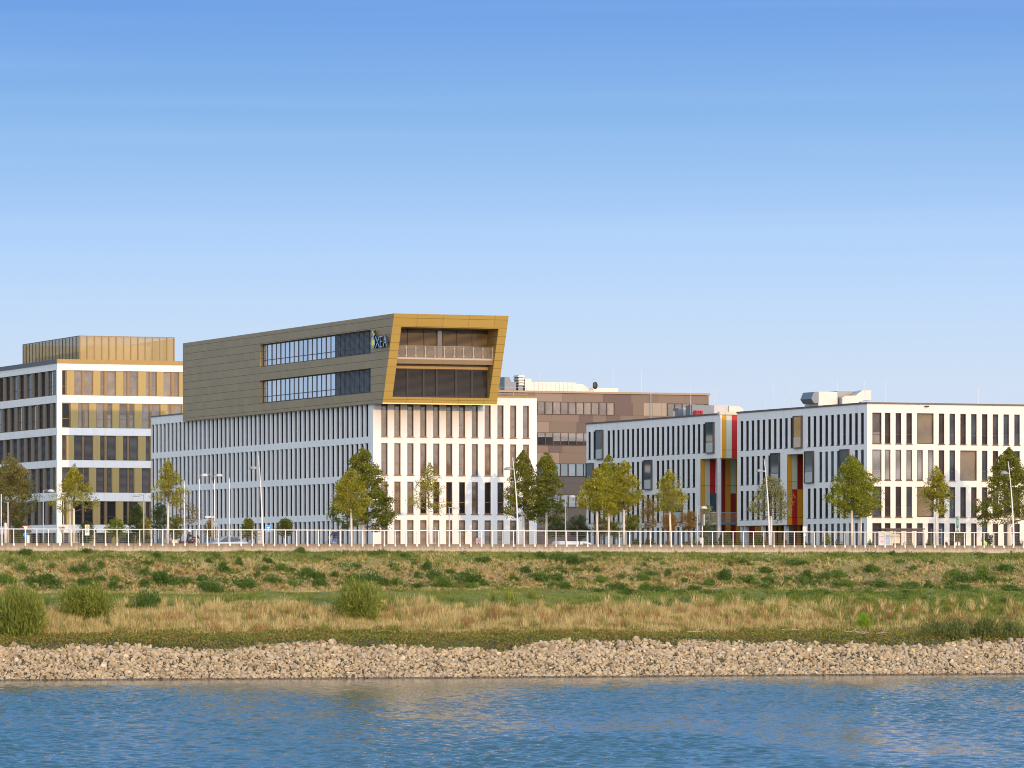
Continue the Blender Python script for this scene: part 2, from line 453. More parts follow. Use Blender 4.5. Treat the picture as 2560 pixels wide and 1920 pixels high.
me = np_mesh('riverbank_ground', V, FQ, m, True)
zone = me.attributes.new('zone', 'FLOAT', 'POINT'); zone.data.foreach_set('value', np.clip(WG + .05*(fbm(SG/3, TG/2, 21)-.5), 0, 1).ravel().astype(np.float32))
tag(obj_from('riverbank_ground', me), kind='structure')

# far ground, promenade, road
ASPH = M('asphalt', (.055,.055,.058), .9, var=.2, scale=4)
PAVE = M('promenade_paving', (.33,.30,.26), .85, var=.12, scale=2)
LAWN = M('front_lawn', (.10,.12,.035), .95, var=.35, scale=3)
mb = MB(); mb.quad((-2500,T_WALL+.3,9.40),(3500,T_WALL+.3,9.40),(3500,6000,9.40),(-2500,6000,9.40)); tag(mb.build('ground', LAWN), kind='structure')
mb = MB(); mb.quad((-2500,T_WALL-320,-5.0),(3500,T_WALL-320,-5.0),(3500,T_WALL+.2,-5.0),(-2500,T_WALL+.2,-5.0)); tag(mb.build('riverbed', M('river_bed',(.08,.07,.05),.9)), kind='structure')
mb = MB(); mb.quad((20,T_WALL+.28,9.48),(330,T_WALL+.28,9.48),(330,375.6,9.48),(20,375.6,9.48)); tag(mb.build('promenade_path', PAVE), kind='structure')
mb = MB(); mb.quad((20,375.8,9.42),(330,375.8,9.42),(330,383.4,9.42),(20,383.4,9.42)); tag(mb.build('road', ASPH), kind='structure')
mb = MB(); mb.box(20,330,375.6,375.8,9.30,9.54); mb.box(20,330,383.4,383.6,9.30,9.54); tag(mb.build('kerb', M('kerb_stone',(.42,.41,.39),.85)), kind='structure')
mb = MB()
for i in range(40): mb.quad((25+i*7.5,379.5,9.424),(28+i*7.5,379.5,9.424),(28+i*7.5,379.62,9.424),(25+i*7.5,379.62,9.424))
tag(mb.build('road_markings', WHITEPAINT), kind='structure')
mb = MB(); mb.quad((20,383.6,9.5),(330,383.6,9.5),(330,387.2,9.5),(20,387.2,9.5)); tag(mb.build('pavement', PAVE), kind='structure')

# ------------------------------------------------------------------ water
m, nt, out = newmat('river_water')
tcw = N(nt, 'ShaderNodeTexCoord')
def wn(rot, sx, sy, detail, rough=.5, dist=0.0):
    mp = N(nt, 'ShaderNodeMapping'); mp.inputs['Rotation'].default_value = (0,0,rot); mp.inputs['Scale'].default_value = (sx, sy, 1)
    L(nt, tcw.outputs['Object'], mp.inputs[0])
    n = N(nt, 'ShaderNodeTexNoise'); n.inputs['Scale'].default_value = 1.0; n.inputs['Detail'].default_value = detail; n.inputs['Roughness'].default_value = rough
    n.inputs['Distortion'].default_value = dist
    L(nt, mp.outputs[0], n.inputs['Vector']); return n.outputs[0]
h2 = wn(-PHI-.25, 3.2, 3.8, 3, .5, .4)
pw = principled(nt, out, (.03,.085,.11), .05, 0, 1.33, bump=h2, bstr=.35, bdist=.04)
WATER = m
# rippled reach of the river between the bank and the camera: short-crested wind and current waves
gx, gy = np.arange(-49., 49., .15), np.arange(174., 372., .135)
GX, GY = np.meshgrid(gx, gy, indexing='ij')
rw = np.random.default_rng(41); Hh = np.zeros_like(GX); Hl = np.zeros_like(GX)
for i in range(72):
    lam = math.exp(rw.uniform(math.log(.36), math.log(2.4))); th = rw.normal(1.25, .75); kx, ky = 2*math.pi/lam*math.cos(th), 2*math.pi/lam*math.sin(th)
    am = .0066*lam**.95
    (Hh if lam < 1.2 else Hl).__iadd__(am*np.sin(kx*GX+ky*GY+rw.uniform(0,6.283)))
calm = np.clip(.78+1.7*(fbm(GX/8, GY/34, 61, 4)-.46), .30, 1.3)
for cx_, cy_, rx_, ry_, kf in ((-5., 285., 9., 62., .62), (17., 222., 7., 34., .45), (-13., 330., 16., 22., .4), (22., 305., 12., 26., .35)):   # smoother slicks between the ripples
    calm = calm*(1-kf*np.exp(-((GX-cx_)/rx_)**2-((GY-cy_)/ry_)**2))
near = np.clip((GY-0)/1, 0, 1)
WZ = Hh*1.15*calm + Hl*(.62*calm)
WS_ = GX*CS+GY*SN; WT_ = -GX*SN+GY*CS
edge = np.clip((t_shore(WS_)+1.0-WT_)/70.0+.10, .10, 1.0); WZ = WZ*edge*np.clip((GY-gy[0])/7, 0, 1)*np.clip((gx[-1]-np.abs(GX))/3, 0, 1)
n0, n1 = GX.shape; Vw = np.stack([WS_, WT_, WZ], -1).reshape(-1,3)
I = np.arange((n0-1)*(n1-1)); i0 = (I//(n1-1))*n1 + I % (n1-1)
Fw = np.stack([i0, i0+n1, i0+n1+1, i0+1], -1)
def wpt(x, y): return (x*CS+y*SN, -x*SN+y*CS, 0.0)
X0, X1, Y0, Y1 = gx[0], gx[-1], gy[0], gy[-1]; Bg = 2500.
ring_ = [(-Bg,-300,Bg,Y0), (-Bg,Y0,X0,Y1), (X1,Y0,Bg,Y1)]
extra = []
for (xa,ya,xb,yb) in ring_: extra += [wpt(xa,ya), wpt(xb,ya), wpt(xb,yb), wpt(xa,yb)]
nv = len(Vw); Vw = np.concatenate([Vw, np.array(extra)]); Fw = np.concatenate([Fw, np.arange(12).reshape(3,4)+nv])
tag(obj_from('river_water', np_mesh('river_water', Vw, Fw, WATER, True)), kind='structure')

# ------------------------------------------------------------------ riprap stones
m, nt, out = newmat('bank_stone')
g = N(nt, 'ShaderNodeNewGeometry'); oi = N(nt, 'ShaderNodeObjectInfo')
rnd = math_node(nt, 'FRACT', math_node(nt, 'ADD', g.outputs['Random Per Island'], oi.outputs['Random']))
c = ramp(nt, rnd, [(0,(.29,.21,.12)), (.3,(.46,.35,.20)), (.62,(.57,.445,.265)), (.8,(.41,.36,.28)), (.92,(.33,.24,.15)), (1,(.74,.62,.42))])
nz = noise(nt, objco(nt), 5, 4)
c = mixc(nt, .45, c, mixc(nt, nz, (.35,.33,.3), (1,1,1)), 'MULTIPLY')
ps = N(nt, 'ShaderNodeSeparateXYZ'); L(nt, g.outputs['Position'], ps.inputs[0])
wet = math_node(nt, 'GREATER_THAN', math_node(nt, 'MULTIPLY_ADD', nz, .14, .04), ps.outputs[2])
c = mixc(nt, math_node(nt, 'MULTIPLY', wet, .75), c, (.06,.045,.03))      # wet, algae-dark tide line
principled(nt, out, c, .85, bump=nz, bstr=.4, bdist=.03)
STONE = m
protos = []
for k in range(14):
    bm = bmesh.new(); r = random.Random(k)
    for _ in range(15):
        d = Vector((r.gauss(0,1), r.gauss(0,1), r.gauss(0,1))).normalized()
        bm.verts.new((d.x*r.uniform(.8,1.05), d.y*r.uniform(.65,1.0), d.z*r.uniform(.5,.8)))
    res = bmesh.ops.convex_hull(bm, input=bm.verts)
    bmesh.ops.delete(bm, geom=[v for v in bm.verts if not v.link_faces], context='VERTS')
    bmesh.ops.triangulate(bm, faces=bm.faces); bm.verts.index_update()
    protos.append((np.array([v.co[:] for v in bm.verts]), np.array([[v.index for v in f.verts] for f in bm.faces]))); bm.free()
def rotmats(n, rg):
    q4 = rg.normal(size=(n,4)); q4 /= np.linalg.norm(q4, axis=1, keepdims=True); a,b,c_,d = q4.T
    return np.stack([np.stack([1-2*(c_*c_+d*d),2*(b*c_-a*d),2*(b*d+a*c_)],-1), np.stack([2*(b*c_+a*d),1-2*(b*b+d*d),2*(c_*d-a*b)],-1), np.stack([2*(b*d-a*c_),2*(c_*d+a*b),1-2*(b*b+c_*c_)],-1)],1)
def stone_top(s): return .150 + .035*(fbm(np.asarray(s)/1.6, 0*np.asarray(s)+1.2, 32, 2)-.5) + .048*(fbm(np.asarray(s)/7.0, 0*np.asarray(s)+4.2, 31, 3)-.5)*2*.75
NS = 62000
s = rng.uniform(S0, S1, NS); w = rng.uniform(-.05, .24, NS)
k = w < stone_top(s); s = s[k]; w = w[k]
t = t_of(s, w)
uu = 1280 + F*(s*CS-t*SN)/dep(s,t); k = (uu > -60) & (uu < 2620); s = s[k]; t = t[k]; w = w[k]
size = np.exp(rng.normal(math.log(.125), .38, len(s))); size = np.clip(size, .06, .36); size *= np.where(w > .10, 1.12, .95)
z = terr(s, t) + size*.25
order = np.argsort(-size)
big = order[:300]; rest = order[300:]
VV = []; FF = []; nb = 0
which = rng.integers(0, len(protos), len(s)); R = rotmats(len(s), rng)
for k in range(len(protos)):
    idx = rest[which[rest] == k]; pv, pf = protos[k]
    P = np.einsum('nij,vj->nvi', R[idx], pv)*size[idx][:,None,None]
    P += np.stack([s[idx], t[idx], z[idx]], -1)[:,None,:]
    VV.append(P.reshape(-1,3)); FF.append((np.arange(len(idx))[:,None,None]*len(pv) + pf[None] + nb).reshape(-1,3)); nb += P.shape[0]*P.shape[1]
me = np_mesh('riprap_stones', np.concatenate(VV), np.concatenate(FF), STONE)
tag(obj_from('riprap_stones', me), 'smaller pale broken stones packed along the river edge', 'stones', kind='stuff')
pm = [np_mesh('stone', pv, pf, STONE) for pv, pf in protos]
from mathutils import Quaternion
XZ = [(330,'under the left block'), (640,'below the motorcyclist'), (980,'below the slit-window facade'), (1340,'below the gold-topped front'), (1700,'below the parked white van'), (2060,'below the coloured panels'), (2700,'below the bus shelter')]
def xzone(u):
    for lim, txt in XZ:
        if u < lim: return txt
for i in big:
    o = obj_from('stone', pm[which[i]], None, (s[i], t[i], z[i])); o.scale = (size[i],)*3
    o.rotation_mode = 'QUATERNION'; o.rotation_quaternion = Matrix(R[i].tolist()).to_quaternion()
    ui = 1280 + F*(s[i]*CS-t[i]*SN)/dep(s[i],t[i])
    hz = 'at the waterline' if w[i] < .045 else ('midway up the stony edge' if w[i] < .12 else 'along the weedy top of the stones')
    tag(o, f'large pale angular stone {hz}, {xzone(ui)}', 'stone', 'large loose stones of the river edge')

# ------------------------------------------------------------------ grass and ground cover
DRY = leaf_mat('dry_grass', [(0,(.15,.09,.028)), (.25,(.36,.255,.08)), (.55,(.64,.50,.20)), (1,(.88,.74,.42))], .25, .35, .7)
RUSTY = leaf_mat('rusty_grass', [(0,(.17,.075,.028)), (.4,(.34,.175,.06)), (1,(.52,.32,.13))], .25, .35, .7)
GREEN = leaf_mat('green_grass', [(0,(.085,.115,.016)), (.45,(.18,.225,.03)), (.8,(.32,.34,.065)), (1,(.48,.42,.14))], .35, .3, .6)
COVER = leaf_mat('ground_cover', [(0,(.07,.09,.015)), (.35,(.155,.18,.026)), (.58,(.24,.23,.04)), (.8,(.27,.14,.04)), (1,(.32,.11,.05))], .2, .5, .6)
def blades(n, w0, w1, hmin, hmax, width, lean, seed, keep=None):
    rg = np.random.default_rng(seed)
    s = rg.uniform(S0, S1, n); w = rg.uniform(w0, w1, n)
    w = w + .03*(fbm(s/4.0, w*12, seed)-.5)*2 + .075*(fbm(s/8.0, w*3, 501)-.5)*np.clip((w-.2)/.08,0,1)*np.clip((.80-w)/.06,0,1)
    t = t_of(s, w)
    u = 1280 + F*(s*CS-t*SN)/dep(s,t)
    k = (u > -50) & (u < 2610) & (w < .999)
    if keep is not None: k &= keep(s, w, u, rg)
    s, t, w, u = s[k], t[k], w[k], u[k]; n = len(s)
    z = terr(s, t)-.02
    hm = hmin + (hmax-hmin)*np.clip(fbm(s/1.6, t/1.6, seed+3)*1.5-.25, 0, 1)*rg.uniform(.6, 1.1, n)
    a = rg.uniform(0, 2*np.pi, n); wd = width*rg.uniform(.6, 1.4, n)
    px, py = np.cos(a)*wd/2, np.sin(a)*wd/2
    la = rg.uniform(0, 2*np.pi, n); ln = hm*lean*np.abs(rg.normal(0, 1, n))
    lx = ln*np.cos(la)+hm*.12; ly = ln*np.sin(la)
    V = np.empty((n, 3, 3))
    V[:,0] = np.stack([s-px, t-py, z], -1); V[:,1] = np.stack([s+px, t+py, z], -1); V[:,2] = np.stack([s+lx, t+ly, z+hm], -1)
    return V.reshape(-1,3), np.arange(n*3).reshape(-1,3)
def blade_obj(name, label, cat, mat, parts):
    Vs, Fs, b = [], [], 0
    for V_, F_ in parts: Vs.append(V_); Fs.append(F_+b); b += len(V_)
    me = np_mesh(name, np.concatenate(Vs), np.concatenate(Fs), mat)
    tag(obj_from(name, me), label, cat, kind='stuff')
patch = lambda s, w: fbm(s/3.2, w*14, 77)
rightg = lambda u: np.clip((u-1750)/500, 0, 1)
blade_obj('dry_grass', 'tall straw-coloured dry grass on the river bank', 'grass', DRY, [
    blades(200000, .255, .52, .18, .85, .035, .38, 1, lambda s,w,u,rg: (rg.random(len(s)) < np.where(w > .40, 1-.9*rightg(u), 1-.6*rightg(u))) & (fbm(s/6, w*5, 71) < .64) & (rg.random(len(s)) < .15+1.35*fbm(s/1.3, w*26, 72))),
    blades(150000, .735, .985, .06, .30, .042, .75, 2, lambda s,w,u,rg: (patch(s,w) > .30+.13*rightg(u)) & (rg.random(len(s)) < 1-.4*rightg(u))),
    blades(9000, .55, .74, .12, .4, .04, .5, 3, lambda s,w,u,rg: patch(s*1.7,w) > .6)])
blade_obj('rusty_grass', 'reddish brown dry seed grass in patches on the bank', 'grass', RUSTY, [
    blades(20000, .26, .48, .3, .8, .035, .35, 4, lambda s,w,u,rg: (fbm(s/4, w*6, 91) > .53) & (u > 500)),
    blades(34000, .74, .95, .06, .24, .05, .7, 5, lambda s,w,u,rg: fbm(s/3, w*12, 92) > .5)])
blade_obj('green_grass', 'short green grass of the level strip and wall foot', 'grass', GREEN, [
    blades(170000, .48, .745, .06, .24, .045, .6, 6),
    blades(60000, .94, 1.0, .08, .32, .04, .55, 7),
    blades(70000, .73, .96, .06, .26, .042, .6, 8, lambda s,w,u,rg: (patch(s,w) < .40+.14*rightg(u))),
    blades(110000, .33, .56, .12, .5, .04, .5, 9, lambda s,w,u,rg: (u > 1750) & (fbm(s/4, w*9, 95) > .46-.14*rightg(u))),
    blades(34000, .27, .55, .15, .55, .04, .45, 10, lambda s,w,u,rg: fbm(s/5, w*8, 96) > .60)])
# tussocks standing out of the dry band and weeds filling between the bushes
def tussocks(n, w0, w1, h, seed, per=46, keep=None):
    rg = np.random.default_rng(seed); s = rg.uniform(S0, S1, n); w = rg.uniform(w0, w1, n); t = t_of(s, w)
    u = 1280 + F*(s*CS-t*SN)/dep(s,t); k = (u > -50) & (u < 2610)
    if keep is not None: k &= keep(s, w, u, rg)
    s, t = s[k], t[k]; n = len(s); sc = rg.uniform(.5, 1.25, n)
    S_ = np.repeat(s, per); T_ = np.repeat(t, per); K_ = np.repeat(sc, per)*h; m_ = len(S_)
    a = rg.uniform(0, 2*np.pi, m_); r = np.abs(rg.normal(0, .26, m_)); hm = K_*rg.uniform(.55, 1.1, m_)
    bx, by = S_+r*np.cos(a)*K_*.55, T_+r*np.sin(a)*K_*.55; z = terr(bx, by)-.02
    px, py = -np.sin(a)*.02, np.cos(a)*.02; sp_ = hm*(.25+.9*r)
    V = np.empty((m_, 3, 3)); V[:,0] = np.stack([bx-px, by-py, z], -1); V[:,1] = np.stack([bx+px, by+py, z], -1); V[:,2] = np.stack([bx+np.cos(a)*sp_, by+np.sin(a)*sp_, z+hm], -1)
    return V.reshape(-1,3), np.arange(m_*3).reshape(-1,3)
blade_obj('straw_tussocks', 'ragged straw tussocks standing above the dry grass band', 'grass', DRY, [tussocks(1700, .27, .54, .9, 301, 46, lambda s,w,u,rg: rg.random(len(s)) < 1-.6*rightg(u)), tussocks(1300, .74, .95, .36, 302, 40)])
blade_obj('russet_tussocks', 'russet tussocks scattered through the dry grass band', 'grass', RUSTY, [tussocks(380, .27, .49, .85, 303, 46, lambda s,w,u,rg: u > 350), tussocks(500, .75, .93, .32, 304, 36)])
blade_obj('olive_tussocks', 'olive green tussocks mixed through the bank', 'grass', GREEN, [tussocks(1000, .26, .60, .75, 305, 44), tussocks(900, .36, .72, .5, 306, 40, lambda s,w,u,rg: u > 1700), tussocks(1500, .735, .99, .36, 307, 36)])
# low weeds creeping down over the stones
def leaves_on(n, seed):
    rg = np.random.default_rng(seed)
    s = rg.uniform(S0, S1, n); w = rg.uniform(.10, .40, n); t = t_of(s, w)
    u = 1280 + F*(s*CS-t*SN)/dep(s,t)
    st = stone_top(s)
    k = (u > -50) & (u < 2610) & (w > st + .012*rg.normal(size=n) - .004) & (w < .275+.075*(fbm(s/3,w*9,33)-.3)*2)
    s, t, w = s[k], t[k], w[k]; n = len(s)
    c = np.stack([s, t, terr(s,t)+rg.uniform(.03,.38,n)*(.35+fbm(s/1.1,t/1.1,34))], -1)
    return leafquads(c, rg, .17, .10, .5)
def leafquads(c, rg, ln, wd, up=0.0, axis=None, axw=0.0):
    """rhombic leaves, one per centre"""
    n = len(c)
    a = rg.normal(size=(n,3)); a[:,2] += up
    if axis is not None: a = a*(1-axw) + axis*axw*1.7
    a /= np.linalg.norm(a, axis=1, keepdims=True)+1e-9
    b = np.cross(a, rg.normal(size=(n,3))); b /= np.linalg.norm(b, axis=1, keepdims=True)+1e-9
    l = (ln*rg.uniform(.65,1.3,n)/2)[:,None]; q_ = (wd*rg.uniform(.65,1.3,n)/2)[:,None]
    V = np.stack([c-a*l, c+b*q_, c+a*l, c-b*q_], 1)
    return V.reshape(-1,3), np.arange(n*4).reshape(-1,4)
V, Fq = leaves_on(170000, 12)
tag(obj_from('ground_cover', np_mesh('ground_cover', V, Fq, COVER)), 'low green and reddish weeds creeping over the top of the stones', 'weeds', kind='stuff')

# ------------------------------------------------------------------ bushes of the bank
BUSH = leaf_mat('bush_leaf', [(0,(.04,.075,.016)), (.45,(.08,.145,.025)), (.8,(.135,.21,.035)), (1,(.20,.27,.06))], .3, .9)
BUSHL = leaf_mat('bright_bush_leaf', [(0,(.06,.11,.016)), (.5,(.13,.21,.03)), (1,(.24,.31,.06))], .3, .9)
WILLOW = leaf_mat('willow_leaf', [(0,(.08,.105,.016)), (.4,(.20,.235,.035)), (.8,(.34,.36,.065)), (1,(.50,.49,.15))], .35, .7)
LIME = leaf_mat('lime_leaf', [(0,(.12,.22,.012)), (.5,(.24,.38,.018)), (1,(.38,.50,.05))], .4, .8)
WEED = leaf_mat('tall_weed_leaf', [(0,(.06,.085,.02)), (.4,(.13,.165,.04)), (.75,(.21,.23,.065)), (.93,(.18,.11,.05)), (1,(.6,.58,.46))], .3, .9)
def bush_mesh(name, mat, n, lobes, ln, wd, seed, axw=.5, stems=True):
    """unit bush: radius 1, height 1, base at z = 0; leaf sizes are given in those units"""
    rg = np.random.default_rng(seed); cs = []; ax = []
    for i in range(lobes):
        a = rg.uniform(0, 2*np.pi); r = rg.uniform(0,.62)**.8; R_ = rg.uniform(.28,.5)
        c0 = np.array([r*math.cos(a), r*math.sin(a), rg.uniform(.12,.62)*(1-.45*r)])
        m_ = n//lobes; d = rg.normal(size=(m_,3)); d /= np.linalg.norm(d,axis=1,keepdims=True)
        rad = R_*(rg.uniform(0,1,m_)**.4)[:,None]
        p = c0 + d*rad*np.array([1,1,.85]); cs.append(p); ax.append(d*.6+np.array([0,0,.55]))
    c = np.concatenate(cs); ax = np.concatenate(ax); k = c[:,2] > .0; c = c[k]; ax = ax[k]
    V, Fq = leafquads(c, rg, ln, wd, .3, ax, axw)
    V[:,2] = np.maximum(V[:,2], -.05)
    return np_mesh(name, V, Fq, mat)
bush_protos = [bush_mesh('low_bush', BUSH, 1500, 13, .15, .07, 100+i) for i in range(4)] + [bush_mesh('low_bush', BUSHL, 1300, 13, .15, .065, 110+i) for i in range(2)]
stripA = [(215,25,110,70),(735,20,110,60),(95,105,70,50),(175,155,90,90),(430,150,60,50),(630,175,80,80),(715,160,90,80),(850,140,70,60),(805,170,50,50),(1245,120,90,50),(1320,50,80,60),(1225,205,80,70),(1340,235,150,150),(75,255,140,110),(290,270,150,90),(430,265,190,110),(740,275,170,110),(850,250,80,70),(970,255,90,60),(980,310,110,70),(1090,290,60,40),(1220,285,100,80),(1480,260,140,90),(1590,270,100,80),(1710,245,80,80),(1720,300,130,70),(1800,320,160,90),(1885,160,100,100),(1905,275,60,50),(2055,285,170,100),(2165,215,60,80),(2010,115,60,80),(1765,100,70,60),(1585,135,40,40),(285,210,40,40)]
stripB = [(375,15,80,50),(110,100,100,60),(85,165,60,70),(220,165,120,80),(420,205,130,90),(530,230,120,110),(540,285,120,90),(140,255,120,70),(305,290,90,60),(310,180,60,60),(820,250,130,110),(960,240,150,120),(1060,285,130,80),(1180,285,120,80),(670,215,80,70),(720,300,70,50),(605,100,50,30),(1145,140,70,50),(1190,170,70,60),(860,150,80,40),(1330,130,50,40),(1430,140,100,100),(1500,220,110,100),(1580,280,180,100),(1365,225,60,70),(1345,310,130,60),(1635,190,70,60),(1800,240,190,130),(1810,310,100,60),(1910,90,120,70),(1920,295,80,50),(2170,255,70,50),(1260,60,90,40),(1740,45,60,30)]
stripC = [(250,55,90,80),(400,75,140,80),(540,95,150,80),(650,95,110,60),(75,65,50,50),(20,250,60,50),(130,180,110,60),(260,235,150,110),(380,240,110,80),(345,305,90,60),(450,310,110,60),(455,195,70,40),(565,178,70,40),(715,175,80,60),(765,255,80,80),(655,285,60,60),(595,255,60,40),(880,310,170,70),(910,238,80,40),(1110,245,130,55),(1055,178,60,40),(1160,205,70,40),(1000,265,40,40),(1235,270,50,40),(1130,320,110,80),(1250,330,110,70),(960,360,150,50),(735,348,90,45),(1115,130,50,40),(1275,130,50,40),(1310,210,60,70),(1445,262,80,50),(1535,330,110,60),(1440,355,70,40),(1650,275,80,80),(1775,210,140,130),(1735,365,70,40),(1950,110,110,60),(1840,130,40,50),(1985,260,180,80),(2145,180,90,60),(2150,262,90,60),(2135,315,70,45),(1640,360,70,50),(1630,475,110,40)]
stripD = [(310,115,170,60),(65,180,90,60),(75,260,90,60),(60,315,70,45),(375,270,110,70),(420,225,110,100),(490,280,80,60),(245,255,80,50),(560,230,110,80),(680,215,130,90),(950,160,100,100),(985,290,190,60),(300,370,140,45),(520,370,150,60),(920,360,110,50),(1285,300,120,60),(1420,305,90,70),(1290,165,60,50),(1440,115,70,40),(1620,200,110,70),(1700,240,130,100),(1600,290,100,60),(1650,340,70,40),(1725,320,90,60),(1880,210,150,130),(1950,270,60,60),(2060,160,130,90),(1120,40,60,60),(1850,50,80,40),(2055,265,60,35),(1230,360,100,40),(1310,375,90,40),(830,425,60,25),(1170,395,60,30),(2090,440,100,40),(1430,465,70,30),(1840,360,110,40),(2100,330,150,50),(640,300,100,60),(760,290,110,70),(1800,260,90,60)]
bl = []
for x0, st in ((0,stripA),(640,stripB),(1280,stripC),(1900,stripD)):
    for (x,y,w_,h_) in st: bl.append((x0+x*.2984, 1370+(y+h_/2)*.2984, w_*.2984, h_*.2984))
UZ = [(150,'below yield sign'),(330,'below bus stop sign'),(520,'below motorcyclist'),(760,'below blue sign'),(960,'below cyclist'),(1160,'below sparse tree'),(1340,'below pink board'),(1560,'below white van'),(1780,'below orange trees'),(2000,'below red panels'),(2180,'below twin trunks'),(2340,'below bus shelter'),(2700,'below green stop flag')]
keyed = {}
for i, (u, v, wpx, hpx) in enumerate(bl):
    s_, t_, z_ = hit(u, v); pm_ = ppm(s_, t_)
    zn = [tx for lim, tx in UZ if u < lim][0]
    wv = float(w_of(s_, t_))
    hz = 'at the wall foot' if wv > .955 else 'high on the slope' if wv > .88 else 'halfway up the slope' if wv > .80 else 'at the slope foot' if wv > .72 else 'by the green strip'
    sz = 'wide' if wpx > 45 else 'medium' if wpx > 26 else 'small' if wpx > 16 else 'tiny'
    brt = (i % 5 == 3)
    keyed.setdefault((sz, 'bright green' if brt else 'dark green', hz, zn), []).append((u, s_, t_, z_, wpx/pm_, hpx/pm_, i, brt))
ORD = ['leftmost','second','third','fourth','fifth','sixth']
for (sz, colr, hz, zn), lst in keyed.items():
    lst.sort()
    for j, (u, s_, t_, z_, wm, hm, i, brt) in enumerate(lst):
        o = obj_from('low_bush', bush_protos[4+i%2] if brt else bush_protos[i%4], None, (s_, t_+.2, z_-.05), i*1.7)
        o.scale = (wm*.78, wm*.62, hm*1.28)
        lab = f'{sz} {colr} bush {hz}, {zn}'
        if len(lst) > 1:
            lab = f'{sz} {colr} bush {hz} {zn}, ' + (('leftmost' if j == 0 else 'rightmost') + ' of two' if len(lst) == 2 else (ORD[j] + ' from left' if j else 'leftmost'))
        tag(o, lab, 'bush', 'low bushes on the bank slope')
# weeds creeping out round the bushes
rgw = np.random.default_rng(88); cc = []
for lst in keyed.values():
    for (u, s_, t_, z_, wm, hm, i, brt) in lst:
        m_ = int(150*wm*max(.6, hm)); p_ = rgw.normal(size=(m_,2))*np.array([wm*.62, wm*.5+.25])+np.array([s_+rgw.normal(0,.2), t_+.2]); cc.append(p_)
for _ in range(190):
    s_ = rgw.uniform(S0, S1); w_ = rgw.uniform(.74, .98); m_ = int(rgw.uniform(40, 170)); cc.append(rgw.normal(size=(m_,2))*np.array([rgw.uniform(.3,1.1), rgw.uniform(.2,.6)])+np.array([s_, float(t_of(s_, w_))]))
for _ in range(120):
    s_ = rgw.uniform(150, S1); w_ = rgw.uniform(.40, .74); m_ = int(rgw.uniform(40, 150)); cc.append(rgw.normal(size=(m_,2))*np.array([rgw.uniform(.3,1.0), rgw.uniform(.2,.6)])+np.array([s_, float(t_of(s_, w_))]))
P2 = np.concatenate(cc); P2 = P2[w_of(P2[:,0], P2[:,1]) < .995]
c3 = np.stack([P2[:,0], P2[:,1], terr(P2[:,0], P2[:,1])+np.abs(rgw.normal(0, .14, len(P2)))], -1)
V, Fq = leafquads(c3, rgw, .20, .085, .5)
tag(obj_from('slope_weeds', np_mesh('slope_weeds', V, Fq, BUSH)), 'low green weeds spreading between the bushes of the slope', 'weeds', kind='stuff')
# big willows and tall weeds lower down
for u, v, hp, wp, mat, n, lob, ln, wd, name, lab, cat in [
    (46,1592,128,140,WILLOW,11000,34,.11,.024,'willow_bush','large feathery willow bush at the far left edge of the bank','willow bush'),
    (226,1553,92,122,WILLOW,9000,28,.12,.026,'willow_bush','mid-sized feathery willow bush in dry grass below bus stop sign','willow bush'),
    (374,1530,66,78,BUSH,2400,18,.13,.05,'loose_bush','dark loose bush beside the green strip, right of two willows','bush'),
    (904,1553,98,134,WILLOW,10000,32,.11,.024,'willow_bush','feathery willow bush standing alone in dry grass below the cyclist','willow bush'),
    (1276,1528,58,40,WILLOW,520,14,.16,.07,'loose_bush','thin airy yellow-green shrub at the edge of the green strip','bush'),
    (2166,1580,66,46,LIME,2200,14,.13,.045,'lime_green_bush','small upright lime green bush in rusty grass','bush'),
    (2335,1597,60,70,WEED,2400,18,.13,.04,'weed_clump','dark tall weeds next to rusty grass above the stones','weeds'),
    (2395,1600,72,90,WEED,2800,18,.13,.04,'weed_clump','tallest dark weed clump, above large stones at the right','weeds'),
    (2470,1600,70,100,WEED,2800,18,.13,.04,'weed_clump','tall weeds with brown seed heads near the right edge','weeds'),
    (2545,1598,66,80,WEED,2400,18,.13,.04,'weed_clump','tall weeds cut by the right edge of the view','weeds')]:
    s_, t_, z_ = hit(u, v); pm_ = ppm(s_, t_)
    me = bush_mesh(name, mat, n, lob, ln, wd, int(u), .5)
    o = obj_from(name, me, None, (s_, t_+.6, z_-.1), u*.3); k_ = 1.22 if mat is WILLOW else 1.08; o.scale = (wp/pm_*.55*k_, wp/pm_*.5*k_, hp/pm_*1.06*k_)
    tag(o, lab, cat, 'willow bushes on the bank' if name == 'willow_bush' else 'tall weed clumps above the stones' if name == 'weed_clump' else None)
# washed-up branches
DRIFT = M('driftwood', (.40,.36,.30), .8)
for j, (u, v, L_, lab) in enumerate([(1740,1588,1.6,'thin pale branch at the upper edge of the stones, below the orange-leaved trees'),(1984,1584,2.2,'longest pale driftwood branch lying on weeds above the stones'),(2135,1588,1.8,'bleached branch lying left of the lime green bush'),(2160,1592,1.5,'bleached crooked branch right below the lime green bush'),(2205,1591,1.2,'short bleached twig right of the lime green bush')]):
    s_, t_, z_ = hit(u, v); mb = MB(); r = random.Random(j)
    pts = [(i*L_/5-L_/2, r.uniform(-.08,.08), .12+.1*r.random()) for i in range(6)]
    mb.tube(pts, [.03,.028,.024,.02,.016,.01], 5); mb.tube([pts[2],(pts[2][0]+.4,.1,.4)], [.025,.01], 4)
    tag(mb.build('driftwood_branch', DRIFT, loc=None), lab, 'branch', 'driftwood branches on the bank').location = (s_, t_-.2, z_+.12)

